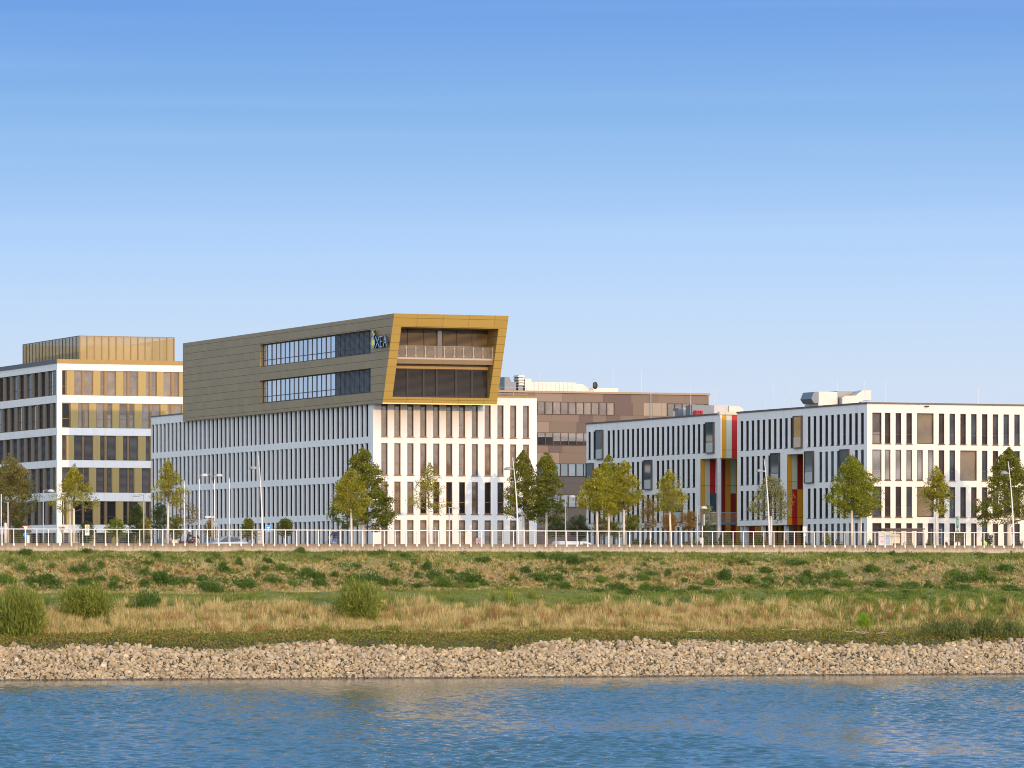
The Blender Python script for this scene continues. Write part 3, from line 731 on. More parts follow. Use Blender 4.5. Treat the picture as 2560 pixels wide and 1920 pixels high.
# ------------------------------------------------------------------ retaining wall and railing
ZW0 = 10.0
m, nt, out = newmat('wall_concrete')
tcx = objco(nt); sx = N(nt, 'ShaderNodeSeparateXYZ'); L(nt, tcx, sx.inputs[0])
st_ = noise(nt, objco(nt, (3.2,1,.25)), 1.0, 5, .65); bl_ = noise(nt, tcx, .5, 4)
top = ramp(nt, math_node(nt, 'ADD', math_node(nt, 'MULTIPLY', sx.outputs[2], 1.5), math_node(nt, 'MULTIPLY', math_node(nt, 'SUBTRACT', st_, .5), 1.6)), [(0,(.46,.39,.30)),(.30,(.45,.38,.29)),(.60,(.30,.225,.15)),(1,(.17,.12,.075))])
cw = mixc(nt, math_node(nt, 'MULTIPLY', bl_, .3), top, (.44,.38,.31))
jx = math_node(nt, 'LESS_THAN', math_node(nt, 'FRACT', math_node(nt, 'DIVIDE', sx.outputs[0], 1.3)), .02)
cw = mixc(nt, math_node(nt, 'MULTIPLY', jx, .6), cw, (.12,.09,.06))
principled(nt, out, cw, .9, bump=bl_, bstr=.15)
mb = MB(); mb.box(40,300,T_WALL,T_WALL+.28,8.2-9.3,ZW0-9.3)
wl = mb.build('retaining_wall', m); wl.location = (0,0,9.3)
tag(wl, 'long low stained concrete wall at the top of the grassy bank', 'wall')
PITCH = .9575
s_first = S_at(5, T_WALL-.02)
npost = int((S_at(2575, T_WALL)-s_first)/PITCH)+2
PITCH = (S_at(2557.5, T_WALL-.02)-s_first)/round((S_at(2557.5, T_WALL-.02)-s_first)/PITCH)
rail = thing('railing', 'white metal railing with thin horizontal cables along the concrete wall top', 'railing', (s_first, T_WALL-.04, ZW0))
ZR = Zv(1322.5, S_at(5,T_WALL), T_WALL)
pmb = MB(); pmb.box(-.028,.028,-.03,.03,-.02,ZR-ZW0-.03); pmb.box(-.058,.058,-.075,.04,-.21,.0)
RAILW = M('rail_paint', (.80,.77,.72), .5, var=.05)
pme = pmb.mesh('post', RAILW)
xs = [i*PITCH for i in range(-1, npost+2)]
xs = [x for x in xs if -40 < 1280+F*((s_first+x)*CS-T_WALL*SN)/dep(s_first+x,T_WALL) < 2600]
for x in xs[:100]: obj_from('post', pme, rail, (x,0,0))
mb = MB(); mb.tube([(-14,0,ZR-ZW0),(npost*PITCH+14,0,ZR-ZW0)], .044, 8); mb.build('handrail', RAILW, rail)
cb = MB()
for k in range(6): cb.bar((-14,0,.13+k*(ZR-ZW0-.2)/6),(npost*PITCH+14,0,.13+k*(ZR-ZW0-.2)/6),.006,0,4)
cb.build('cables', M('cable_steel',(.30,.29,.28),.5,.3), rail)
# ================================================================== gold-topped office building
SA, TA = st_depth(933, 422.8)
SA2 = S_at(1342, TA); TBK = T_at(378, SA)
A = thing('office_building', 'white office block with slit windows and an overhanging gold box of two storeys on top', 'building', (SA, TA, GROUND))
zf = lambda v, u=960: Zv(v, S_at(u, TA), TA)
rowsA = [(zf(1091), zf(1009)), (zf(1187), zf(1107.2)), (zf(1283.6), zf(1203.4)), (GROUND+.12, zf(1299.5))]
rowsA.sort()
ZROOF = Zv(995, SA2, TA)
front = Fac('front', TA); side = Fac('side', SA)
fw = [S_at(820+.2622*x, TA) for x in (508,633,755,880,1004,1126,1250,1371,1493,1615,1736,1858)]
pit = (fw[-1]-fw[0])/11; FW = pit*.487
fw = [fw[0]+i*pit for i in range(12)]
GL = SA-.30                                     # plane of the gold flank, proud of the render
tgb, tgt = T_at(957, GL), T_at(985.4, GL); tgk = T_at(457, GL)
zgb, zgt = Zv(1006.5, GL, tgb), Zv(783.3, GL, tgt)
GR = S_at(1271.8, tgt)
holes = [(x, x+FW, z0, z1) for x in fw for (z0, z1) in rowsA]
wall = MB()
front.wall(wall, SA, SA2, GROUND-.4, ZROOF, holes, .16)
t_hi, t_lo = T_at(384.7, SA), T_at(920.6, SA); pitS = (t_hi-t_lo)/49
SW = pitS*.70
sl_t = [t_lo + i*pitS for i in range(50)]       # near jamb of each slit
rowsS = [(a, min(b, zgb-.02) if j == 3 else b) for j, (a, b) in enumerate(rowsA)]
hs = [(x, x+SW, z0, z1) for x in sl_t for (z0, z1) in rowsS]
side.wall(wall, TA, TBK, GROUND-.4, ZROOF, hs, .24)
wall.quad((SA2,TA,GROUND-.4),(SA2,TBK,GROUND-.4),(SA2,TBK,ZROOF),(SA2,TA,ZROOF))
wall.quad((SA,TBK,GROUND-.4),(SA2,TBK,GROUND-.4),(SA2,TBK,ZROOF),(SA,TBK,ZROOF))
wall.build('wall', WHITE, A, True)
mb = MB(); mb.quad((SA,TA,ZROOF-.05),(SA2,TA,ZROOF-.05),(SA2,TBK,ZROOF-.05),(SA,TBK,ZROOF-.05)); mb.build('roof', M('flat_roof',(.25,.24,.23),.9), A, True)
mb = MB(); mb.box(GR+.05,SA2+.06,TA-.06,TA+.4,ZROOF,ZROOF+.13); mb.box(SA2-.3,SA2+.06,TA+.4,TBK,ZROOF,ZROOF+.13); mb.build('coping', GOLDCOPE, A, True)
mb = MB(); mb.box(SA-.06,SA+.4,tgk,TBK+.06,ZROOF,ZROOF+.13); mb.box(SA+.4,SA2-.3,TBK-.3,TBK+.06,ZROOF,ZROOF+.13); mb.build('coping', COPING, A, True)
rr = random.Random(3)
for i, x in enumerate(fw):
    for j, (z0, z1) in enumerate(rowsA):
        h = z1-z0; bl_ = None; bh = 1
        if j == 0: bl_ = BLIND
        elif j == 1 and i < 3: bl_ = BLIND; bh = .72 if i else 1
        elif j == 1 and i == 3: bl_ = BLIND; bh = .55
        elif j == 2 and i >= 8: bl_ = BLIND
        pane = GLASS_DARK if (j == 1 and 3 <= i <= 9 and i != 7) else GLASS_WARM
        ws = window_set(FW, h, BRONZE, pane, bl_, bh, .14, BRONZE if j else None, .055, .36)
        put_window(A, 'window', ws, *front.place(x, x+FW, .14, z0))
far = []
for i, x in enumerate(sl_t):
    for j, (z0, z1) in enumerate(rowsS):
        bl_ = BLIND_BLUE if (j == 0 and i < 14) or (j in (1,2) and rr.random() < .22) or (j == 3 and rr.random() < .08) else None
        pane = GLASS_DARK
        ws = window_set(SW, z1-z0, DARKMETAL, pane, bl_, 1.0, .05, SILLM if j else None, .06, .35, (.5,))
        pl = side.place(x, x+SW, .22, z0)
        if i < 25: put_window(A, 'slit_window', ws, *pl)
        else: far.append((ws,)+pl)
merge_windows(A, 'slit_windows', far)
# --- gold box
GOLDSHADE = panel_mat('gold_shade_cladding', (.34,.24,.118), 'y', 1.55, .70, .035, .35, .42, .10, (.03,.025,.02), 0, 0, False, .35)  # darker, greyer copy of the front gold, flank shade put into the colour
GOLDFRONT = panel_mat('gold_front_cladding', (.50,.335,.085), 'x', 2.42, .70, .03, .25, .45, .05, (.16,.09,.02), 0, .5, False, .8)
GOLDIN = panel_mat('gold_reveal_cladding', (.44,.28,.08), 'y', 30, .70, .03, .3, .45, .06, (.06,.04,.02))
gs = Fac('side', GL)
rb = [(T_at(926.7,GL), T_at(650,GL), Zv(917.3,GL,T_at(652,GL)), Zv(861.3,GL,T_at(652,GL))), (T_at(926.7,GL), T_at(650,GL), Zv(1008.4,GL,T_at(652,GL)), Zv(951.5,GL,T_at(652,GL)))]
mb = MB(); gs.wall(mb, tgb, tgk, zgb, zgt, rb, .34)
mb.quad((GL,tgb,zgb),(GL,tgb,zgt),(GL,tgt,zgt),(GL,tgb,zgb+.0001))
mb.build('flank_cladding', GOLDSHADE, A, True)
mb = MB()
mb.quad((GL,tgt,zgt),(GR,tgt,zgt),(GR,tgk,zgt),(GL,tgk,zgt)); mb.quad((GL,tgk,zgb),(GR,tgk,zgb),(GR,tgk,zgt),(GL,tgk,zgt))
mb.add([(GR,tgb,zgb),(GR,tgt,zgt),(GR,tgk,zgt),(GR,tgk,zgb)], [(0,1,2,3)])
mb.quad((GL,tgb,zgb),(GR,tgb,zgb),(GR,tgk,zgb),(GL,tgk,zgb)); mb.build('box_shell', GOLDIN, A, True)
def tf(z): return tgb + (z-zgb)/(zgt-zgb)*(tgt-tgb)
zi0, zi1 = Zv(992, GL, tgb), Zv(816, GL, tgt)
si0 = S_at(1003.5, tf(zi1)); si1 = S_at(1246.5, tf(zi1))
fr = MB()
def FP(s_, z_): return (s_, tf(z_), z_)
fr.quad(FP(GL,zgb),FP(GR,zgb),FP(GR,zi0),FP(GL,zi0)); fr.quad(FP(GL,zi1),FP(GR,zi1),FP(GR,zgt),FP(GL,zgt))
fr.quad(FP(GL,zi0),FP(si0,zi0),FP(si0,zi1),FP(GL,zi1)); fr.quad(FP(si1,zi0),FP(GR,zi0),FP(GR,zi1),FP(si1,zi1))
fr.build('front_frame', GOLDFRONT, A, True)
TB = tgb+.25
rv = MB()
rv.add([FP(si0,zi0),FP(si0,zi1),(si0,TB,zi1),(si0,TB,zi0)], [(0,1,2,3)]); rv.add([FP(si1,zi0),FP(si1,zi1),(si1,TB,zi1),(si1,TB,zi0)], [(0,1,2,3)])
rv.quad(FP(si0,zi1),FP(si1,zi1),(si1,TB,zi1),(si0,TB,zi1)); rv.quad(FP(si0,zi0),FP(si1,zi0),(si1,TB,zi0),(si0,TB,zi0))
rv.build('loggia_lining', GOLDIN, A, True)
mb = MB(); mb.box(GL-.02,GR+.02,tgb-.03,tgb+.16,zgb-.09,zgb-.003); mb.build('drip_edge', M('bright_gold_trim',(.85,.62,.22),.4,.2), A, True)
zs0, zs1 = Zv(908, si0, tf(Zv(902,si0,tgb))), Zv(897, si0, tgb-1)
mb = MB(); mb.box(si0+.002,si1-.002,tf(zs1)+.35,TB-.002,zs0,zs1); mb.build('balcony_floor', M('balcony_slab',(.20,.13,.06),.6), A, True)
zb1 = Zv(920.5, si0, TB)
mb = MB(); mb.box(si0+.002,si1-.002,TB-.10,TB-.003,zb1,zs0-.12); mb.box(si0+.002,si1-.002,TB+.05,TB+.15,zi0,zi1); mb.build('loggia_fascia', M('bronze_fascia',(.38,.25,.11),.5,.3), A, True)
bx = [S_at(860+.226*x, TB) for x in (520,697,875,1020,1235,1412,1592)]; bx[0] = si0; bx[-1] = min(bx[-1], si1-.01)
for a, b in zip(bx[:-1], bx[1:]):
    ws = window_set(b-a, zb1-zi0-.02, DARKMETAL, GLASS_DARK, BLIND_DARK, .97, .10, None, .09, 0)
    put_window(A, 'loggia_window', ws, (a, TB-.02, zi0+.01), 0.0)
ux = [S_at(860+.226*x, TB) for x in (560,705,882,1028,1094,1245,1418,1592)]; ux[0] = si0; ux[-1] = min(ux[-1], si1-.01)
for k, (a, b) in enumerate(zip(ux[:-1], ux[1:])):
    h = zi1-zs1-.05
    if k == 3: ws = window_set(b-a, h, BROWNF, GLASS_WARM, None, 1, .06, None, .06, 0)
    else: ws = window_set(b-a, h, BROWNF, GLASS_DARK, BLIND_GOLD, .985, .08, None, .035, 0)
    put_window(A, 'loggia_door' if k == 3 else 'loggia_window', ws, (a, TB-.02, zs1+.01), 0.0)
# balcony balustrade
BGL, bnt, bo = newmat('balustrade_glass')
tr_ = N(bnt, 'ShaderNodeBsdfTransparent'); tr_.inputs[0].default_value = (.92,.9,.86,1); gl_ = N(bnt, 'ShaderNodeBsdfPrincipled'); gl_.inputs['Base Color'].default_value = (.6,.5,.4,1); gl_.inputs['Roughness'].default_value = .08
mx_ = N(bnt, 'ShaderNodeMixShader'); mx_.inputs[0].default_value = .22; L(bnt, tr_.outputs[0], mx_.inputs[1]); L(bnt, gl_.outputs[0], mx_.inputs[2]); L(bnt, mx_.outputs[0], bo.inputs[0])
tbal = tf(zs1)+.42; zbal = Zv(863.5, si0, tbal)
bal = MB(); bal.tube([(si0+.02,tbal,zbal),(si1-.02,tbal,zbal)],.03,6); bal.box(si0+.01,si1-.01,tbal-.02,tbal+.03,zs1+.003,zs1+.16)
for x in (590,688,793,898,1005,1110,1217,1322,1430,1535,1640):
    s_ = S_at(860+.226*x, tbal)
    if si0 < s_ < si1: bal.box(s_-.028,s_+.028,tbal-.035,tbal+.03,zs1+.16,zbal)
    if si0 < s_ < si1: bal.box(s_-.09,s_+.09,tbal-.045,tbal-.036,zbal-.22,zbal-.15); bal.box(s_-.09,s_+.09,tbal-.045,tbal-.036,zs1+.26,zs1+.33)
bo_ = bal.build('balustrade', M('balustrade_steel',(.40,.33,.27),.5,.2), A, True)
mb = MB(); mb.quad((si0+.02,tbal+.04,zs1+.17),(si1-.02,tbal+.04,zs1+.17),(si1-.02,tbal+.04,zbal-.04),(si0+.02,tbal+.04,zbal-.04))
g = mb.build('glass_panel', BGL, A, True)
# ribbon windows in the flank
for k, (a0, a1, z0, z1) in enumerate(rb):
    n = 12; pw_ = (a1-a0)/n
    for i in range(n):
        a = a0+i*pw_; blind = i < 4
        ws = window_set(pw_, z1-z0, BROWNF, GLASS_SKY if not blind else GLASS_DARK, BLIND_BLUE if blind else None, 1.0, .0, None, .10, .29, (.5,))
        put_window(A, 'ribbon_window', ws, *gs.place(a, a+pw_, .30, z0))
# roof railing behind the gold box
mb = MB(); x0r, x1r = GR+.2, S_at(1317, TA+3); zr0, zr1 = ZROOF, ZROOF+1.05
for i in range(5):
    x = x0r+(x1r-x0r)*i/4; mb.bar((x,TA+3,zr0),(x,TA+3,zr1),.022,0,5)
for z_ in (zr0+.2,zr0+.45,zr0+.7,zr1): mb.bar((x0r,TA+3,z_),(x1r,TA+3,z_),.015,0,4)
mb.build('roof_railing', STEEL, A, True)
# company sign: outlined letters and dots standing off the gold flank
LB = M('sign_blue', (.36,.58,.78), .35, var=.03); LD = M('sign_dark_return', (.012,.02,.03), .5); LY = M('sign_yellow', (.92,.80,.05), .4, var=.03); LY2 = M('sign_pale_yellow', (.74,.76,.16), .4, var=.03)
def zu(x, y):
    u = 880+x*.0603; t_ = T_at(u, GL-.25); return t_, Zv(800+y*.0603, GL-.25, t_)
tc0, zc0 = zu(878, 950)
sg = thing('company_sign', 'raised blue lettering with yellow disc and dots on the gold flank', 'sign', (GL, tc0, zc0))
def stroke(mb, p, q_, w_=.085):
    (a, za), (b, zb) = p, q_; dx, dz = b-a, zb-za; l = math.hypot(dx, dz); nx, nz_ = -dz/l*w_/2, dx/l*w_/2
    P4 = [(a+nx,za+nz_),(b+nx,zb+nz_),(b-nx,zb-nz_),(a-nx,za-nz_)]
    mb.prism([(GL-.10,y,z) for y,z in P4], (-.18,0,0), 1)
    mb.quad(*[(GL-.283,y,z) for y,z in P4], 0)
def ring(mb, c, ry, rz, w_, n=28):
    for i in range(n):
        a, b = 2*math.pi*i/n, 2*math.pi*(i+1)/n
        o4 = [(c[0]+ry*math.cos(a),c[1]+rz*math.sin(a)),(c[0]+ry*math.cos(b),c[1]+rz*math.sin(b)),(c[0]+(ry-w_)*math.cos(b),c[1]+(rz-w_)*math.sin(b)),(c[0]+(ry-w_)*math.cos(a),c[1]+(rz-w_)*math.sin(a))]
        mb.quad(*[(GL-.283,y,z) for y,z in o4], 0)
        mb.quad((GL-.283,)+o4[0],(GL-.283,)+o4[1],(GL-.10,)+o4[1],(GL-.10,)+o4[0],1); mb.quad((GL-.283,)+o4[2],(GL-.283,)+o4[3],(GL-.10,)+o4[3],(GL-.10,)+o4[2],1)
rz0 = (zu(878,740)[1]-zu(878,1180)[1])/2
ryO = abs(zu(795,950)[0]-zu(965,950)[0])/2
mb = MB(); ring(mb, (tc0,zc0), ryO, rz0, .11); mb.build('letter', [LB,LD], sg, True)
LW = .115
mb = MB(); stroke(mb, zu(985,690), zu(1150,1135), LW); stroke(mb, zu(1150,680), zu(985,1160), LW); mb.build('letter', [LB,LD], sg, True)
mb = MB()
for p, r in (((1180,670),(1180,1130)),((1180,690),(1262,682)),((1180,895),(1255,890)),((1180,1115),(1262,1105))): stroke(mb, zu(*p), zu(*r), LW if p[1] == 670 else .085)
mb.build('letter', [LB,LD], sg, True)
mb = MB()
for p, r in (((1310,1105),(1378,645)),((1378,645),(1440,1095)),((1322,935),(1425,928))): stroke(mb, zu(*p), zu(*r), LW if p[1] != 935 else .08)
mb.build('letter', [LB,LD], sg, True)
mb = MB(); pts = [(GL-.10, tc0+ryO*.58*math.cos(a*math.pi/14), zc0+rz0*.66*math.sin(a*math.pi/14)) for a in range(28)]; mb.prism(pts, (-.2,0,0)); mb.build('yellow_disc', LY, sg, True)
for (x, y, r) in ((880,705,.095),(916,587,.15),(865,515,.105),(919,447,.075),(1482,1083,.04)):
    c_ = zu(x, y); mb = MB(); pts = [(GL-.10, c_[0]+r*1.15*math.cos(a*math.pi/8), c_[1]+r*math.sin(a*math.pi/8)) for a in range(16)]; d_ = .17 if r > .05 else .05; mb.prism(pts, (-d_,0,0), 1); mb.add([(GL-.103-d_, y, z) for _, y, z in pts], [tuple(range(16))], 0); mb.build('dot', [LY2, LD], sg, True)

# ================================================================== right office building with coloured panels
SR = S_at(2168, TA); SR2 = S_at(2900, TA)
Rb = thing('panel_office_building', 'long white office block with orange, red and pale green panels in its gaps', 'building', (SR, TA, GROUND))
zr_ = lambda v, u=2190: Zv(v, S_at(u, TA), TA)
rowsR = [(GROUND+.12, zr_(1307.3)), (zr_(1292), zr_(1216)), (zr_(1199.7), zr_(1123.6)), (zr_(1108.5), zr_(1031.3))]
ZRR = zr_(1009.5, 2168)
X = lambda x: S_at(2160+.1808*x, TA)
cols = [(115,242)] + [(287+149.2*i, 366+149.0*i) for i in range(16)]
colS = [(X(a), X(b)) for a, b in cols]
wideR = {3: 4, 2: 8, 1: 4}      # storey -> first of the two columns its wide window replaces
holes = []; wins = []
for j, (z0, z1) in enumerate(rowsR):
    i = 0
    while i < len(colS):
        if wideR.get(j) == i:
            a, b = colS[i][0], colS[i+1][1]; holes.append((a, b, z0, z1)); wins.append((a, b, z0, z1, j, 'wide')); i += 2; continue
        a, b = colS[i]; holes.append((a, b, z0, z1)); wins.append((a, b, z0, z1, j, 'first' if i == 0 else 'std')); i += 1
wall = MB(); frontR = Fac('front', TA); frontR.wall(wall, SR, SR2, GROUND-.4, ZRR, holes, .16, 1, 1)
sideR = Fac('side', SR)
tn0, tn1, tb = T_at(2008,SR), T_at(1968,SR), T_at(1843,SR)
te, tl, tz = T_at(1800,SR), T_at(1751,SR), T_at(1466,SR)
zn = Zv(1135, SR, T_at(1990,SR)); zp = Zv(1315, SR, tb); z1b = Zv(1145, SR, te)
UX = lambda x: 1800+.1808*x
slitR = [(3, [UX(x) for x in (303,379,455,530,607,685,762,839,917,995,1232,1312,1392,1473,1554,1637,1720,1803,1885,1968)]),
         (2, [UX(x) for x in (303,379,455,530,607,685,1392,1473,1554,1637,1885,1968)]),
         (1, [UX(x) for x in (303,379,455,530,607,685,762,839,1232,1312,1392,1473,1554,1637,1720)]),
         (0, [UX(x) for x in (1232,1312,1392,1473,1554,1637,1720,1803,1885,1968)])]
VX = lambda x: 1220+.2622*x; WX = lambda x: 1320+.2622*x
slitL = [(3, [VX(x) for x in (968,1016,1152,1197,1243,1289,1335,1382,1429,1476,1524,1572,1620,1668,1717,1765,1814,1863,1912,1963,2012,2062)]),
         (2, [VX(x) for x in (1062,1107,1152,1197,1243,1289,1335,1382,1429,1477,1620,1668,1717,1765,1814,1863,1912,1963)]),
         (1, [VX(x) for x in (968,1016,1062,1107,1152,1197,1243,1289,1335,1382,1429,1477,1524,1572,1620)] + [WX(1530), WX(1580)]),
         (0, [VX(x) for x in (968,1016,1062,1107,1152,1197,1243,1289,1335,1382,1429,1477,1524,1572,1620,1668,1717,1765,1814,1863,1912,1963)])]
boxes = [(3, UX(1028), UX(1167)), (2, UX(715), UX(855)), (2, UX(1185), UX(1327)), (2, UX(1672), UX(1815)), (1, UX(1860), UX(1985)),
         (3, VX(1035), VX(1115)), (3, VX(2085), VX(2175)), (2, VX(945), VX(1025)), (2, VX(1497), VX(1582)), (1, WX(1305), WX(1490))]
SLW = .66
hl = []; slits = []
for lst in (slitR, slitL):
    for j, us in lst:
        z0, z1 = rowsR[j]
        for u in us:
            c_ = T_at(u, SR); hl.append((c_-SLW*.45, c_+SLW*.55, z0, z1)); slits.append((c_-SLW*.45, c_+SLW*.55, z0, z1, j, u))
bxs = []
for j, u0, u1 in boxes:
    a, b = T_at(u1, SR)+.35, T_at(u0, SR); z0, z1 = rowsR[j]; bxs.append((a, b, z0-.03, z1+.05, j, u0))
inr = lambda h, a0, a1: a0-.01 <= h[0] and h[1] <= a1+.01
sideR.wall(wall, TA, tn0, GROUND-.4, ZRR, [h for h in hl if inr(h, TA, tn0)], .13)
sideR.wall(wall, tn0, tb, zn, ZRR, [h for h in hl if inr(h, tn0, tb) and h[2] > zn], .13)
sideR.wall(wall, tn1, tb, zp, zn, [h for h in hl if inr(h, tn1, tb) and h[3] < zn+.5 and h[2] > zp], .13)
sideR.wall(wall, tl, tz, GROUND-.4, ZRR, [h for h in hl if inr(h, tl, tz)], .13)
sideR.wall(wall, te, tl, z1b, ZRR, [h for h in hl if inr(h, te, tl) and h[2] > z1b], .13)
SD = 17.0
wall.quad((SR,tn0,GROUND-.4),(SR+SD,tn0,GROUND-.4),(SR+SD,tn0,zn),(SR,tn0,zn)); wall.quad((SR,tn0,zn),(SR+SD,tn0,zn),(SR+SD,tn1,zn),(SR,tn1,zn))
wall.quad((SR,tn1,zp),(SR+SD,tn1,zp),(SR+SD,tb,zp),(SR,tb,zp)); wall.quad((SR,tb,zp),(SR+SD,tb,zp),(SR+SD,tb,ZRR),(SR,tb,ZRR))
wall.quad((SR,te,z1b),(SR+SD,te,z1b),(SR+SD,tl,z1b),(SR,tl,z1b)); wall.quad((SR,tz,GROUND-.4),(SR+SD,tz,GROUND-.4),(SR+SD,tz,ZRR),(SR,tz,ZRR))
wall.quad((SR+SD,te,GROUND-.4),(SR+SD,tz,GROUND-.4),(SR+SD,tz,ZRR),(SR+SD,te,ZRR)); wall.quad((SR2,TA,GROUND-.4),(SR2,TA+20,GROUND-.4),(SR2,TA+20,ZRR),(SR2,TA,ZRR))
wall.quad((SR+SD,TA+20,GROUND-.4),(SR2,TA+20,GROUND-.4),(SR2,TA+20,ZRR),(SR+SD,TA+20,ZRR)); wall.quad((SR+SD,TA+20,GROUND-.4),(SR+SD,tb,GROUND-.4),(SR+SD,tb,ZRR),(SR+SD,TA+20,ZRR))
wall.build('wall', [WHITE2, CREAM], Rb, True)
mb = MB(); mb.quad((SR,TA,ZRR-.04),(SR2,TA,ZRR-.04),(SR2,TA+20,ZRR-.04),(SR,TA+20,ZRR-.04)); mb.quad((SR,TA+20,ZRR-.04),(SR+SD,TA+20,ZRR-.04),(SR+SD,tb,ZRR-.04),(SR,tb,ZRR-.04)); mb.quad((SR,te,ZRR-.04),(SR+SD,te,ZRR-.04),(SR+SD,tz,ZRR-.04),(SR,tz,ZRR-.04)); mb.build('roof', M('flat_roof_grey',(.22,.21,.21),.9), Rb, True)
mb = MB(); mb.box(SR-.07,SR2,TA-.07,TA+.35,ZRR,ZRR+.16); mb.box(SR-.07,SR+.35,TA+.35,tb+.05,ZRR,ZRR+.16); mb.box(SR-.07,SR+.35,te+.4,tz+.05,ZRR,ZRR+.16); mb.build('coping', M('brown_coping',(.13,.105,.10),.45,.4), Rb, True)
mb = MB(); mb.box(SR-.09,SR+SD,te-.08,te+.4,ZRR+.01,ZRR+.30); mb.build('coping', M('cream_coping',(.60,.52,.40),.5), Rb, True)
MAUVE = M('mauve_frame', (.115,.065,.058), .5, .2); MAUVES = M('dark_mauve_blind', (.105,.08,.075), .5, .25, var=.12)
for (a, b, z0, z1, j, kind) in wins:
    if kind == 'wide': ws = window_set(b-a, z1-z0, BROWNF, GLASS_WARM, BLIND_GOLD, 1.0, .15, None, .06, 0)
    else:
        r = rr.random()
        blm = MAUVES if r < .7 else BLIND_BLUE
        bh = 1.0
        if j == 2 and a < colS[6][0]: blm, bh = BLIND_PALE, 1.0
        ws = window_set(b-a, z1-z0, MAUVE, GLASS_WARM if j == 3 and kind == 'first' else GLASS_DARK, blm, .62 if j == 3 and kind == 'first' else bh, .14, MAUVE if j else None, .05, .3)
    put_window(Rb, 'wide_window' if kind == 'wide' else 'window', ws, *frontR.place(a, b, .14, z0))
slits.sort(key=lambda h: h[0]); far = []
for k, (a, b, z0, z1, j, u) in enumerate(slits):
    if tl > b and j < 3 and a > te-.1: continue
    if tn0 < a and b < tb+.1 and j == 0: continue
    blm = BLIND_BLUE if j == 0 or (j == 2 and a < T_at(2010,SR)) else None
    ws = window_set(b-a, z1-z0, DARKMETAL, GLASS_DARK, blm, 1.0, .06, SILLM if j else None, .05, .33, (.36,))
    pl = sideR.place(a, b, .125, z0)
    if k < 100: put_window(Rb, 'slit_window', ws, *pl)
    else: far.append((ws,)+pl)
merge_windows(Rb, 'slit_windows', far)
PURPLEF = M('plum_grey_frame', (.05,.042,.05), .45, .2)
WARMREFL = glass_mat('warm_reflecting_glass', (.40,.27,.10), (.55,.40,.18), .12, .5, 1.6, 2.5)
BAND = M('translucent_band', (.42,.47,.47), .3, 0, var=.05)
for (a, b, z0, z1, j, u0) in bxs:
    P_ = .20; mb = MB(); w_ = b-a; h = z1-z0
    mb.box(0,w_,-P_,-.002,-.07,0); mb.box(0,w_,-P_,-.002,h,h+.07); mb.box(0,.09,-P_,-.002,0,h); mb.box(w_-.07,w_,-P_,-.002,0,h)
    pl = sideR.place(a, b, 0, z0); o = Rb.location
    wbx = obj_from('box_window', mb.mesh('box_window', PURPLEF), Rb, (pl[0][0]-o.x, pl[0][1]-o.y, pl[0][2]-o.z), pl[1])
    gm = WARMREFL if (j == 3 and u0 > 1900) else GLASS_TEAL
    mb = MB(); mb.quad((.09,-P_+.06,h*.33),(w_-.07,-P_+.06,h*.33),(w_-.07,-P_+.06,h),(.09,-P_+.06,h)); obj_from('pane', mb.mesh('pane', gm), wbx)
    mb = MB(); mb.quad((.09,-P_+.06,0),(w_-.07,-P_+.06,0),(w_-.07,-P_+.06,h*.33),(.09,-P_+.06,h*.33)); obj_from('parapet_band', mb.mesh('parapet_band', M('warm_band',(.55,.46,.34),.4) if gm is WARMREFL else BAND), wbx)
# coloured panels on the end walls
def stripes(t_, items, name='colour_panel'):
    for (u0, u1, z0, z1, mt) in items:
        s0, s1 = S_at(u0, t_), S_at(u1, t_)
        mb = MB(); mb.box(s0+.006, s1-.006, t_-.05, t_-.004, z0, z1); mb.build(name, mt, Rb, True)
zt = ZRR-.02
stripes(te, [(1800.3,1804,z1b,zt,WHITE2),(1804,1815.3,z1b,zt,ORANGE),(1815.3,1829,z1b,zt,GREENP),(1829,1842,z1b,zt,REDP),(1842,1856,z1b,zt,ORANGE),(1856,1872,z1b,zt,GREENP)])
zsp = Zv(1233, SR, tl)
stripes(tl, [(1751.3,1762,GROUND,z1b-.01,ORANGE),(1762,1774.4,GROUND,z1b-.01,GREENP),(1774.4,1787.5,zsp,z1b-.01,REDP),(1787.5,1800,zsp,z1b-.01,GREENP),(1800,1813,GROUND,z1b-.01,DARKRED),(1813,1826,GROUND,z1b-.01,ORANGE),(1826,1839,zsp,z1b-.01,GREENP),(1826,1839,GROUND,zsp,DARKRED),(1839,1852,GROUND,z1b-.01,ORANGE)])
stripes(tl, [(1774.4,1800,Zv(1310,SR,tl),zsp,GLASS_TEAL)], 'glass_wall'); stripes(tl, [(1774.4,1800,GROUND,Zv(1310,SR,tl),M('pale_panel',(.40,.46,.44),.5))])
zs2 = Zv(1223, SR, tn1)
stripes(tn1, [(1968.3,1980,zp,zn-.01,ORANGE),(1980,1993,zs2,zn-.01,GREENP),(1980,1993,zp,zs2,REDP),(1993,2006,zs2,zn-.01,DARKRED),(1993,2006,zp,zs2,ORANGE),(2006,2020,zp,zn-.01,ORANGE)])
mb = MB(); mb.box(S_at(1793.5,te+.3),S_at(1801,te+.3),te+.1,te+.5,GROUND-.3,z1b-.004); mb.build('column', M('fair_concrete',(.50,.50,.51),.7), Rb, True)
zbd = Zv(1306, SR, te+1); s0b, s1b = S_at(1776,te+.6), S_at(1845,te+.6)
mb = MB(); mb.box(s0b,s1b,te+.6,tl-.06,zbd-.22,zbd); mb.build('entrance_deck', M('blue_grey_steel',(.16,.24,.32),.5,.3), Rb, True)
mb = MB(); mb.quad((s0b,te+.62,zbd),(s1b,te+.62,zbd),(s1b,te+.62,zbd+.95),(s0b,te+.62,zbd+.95)); mb.build('glass_balustrade', BGL, Rb, True)
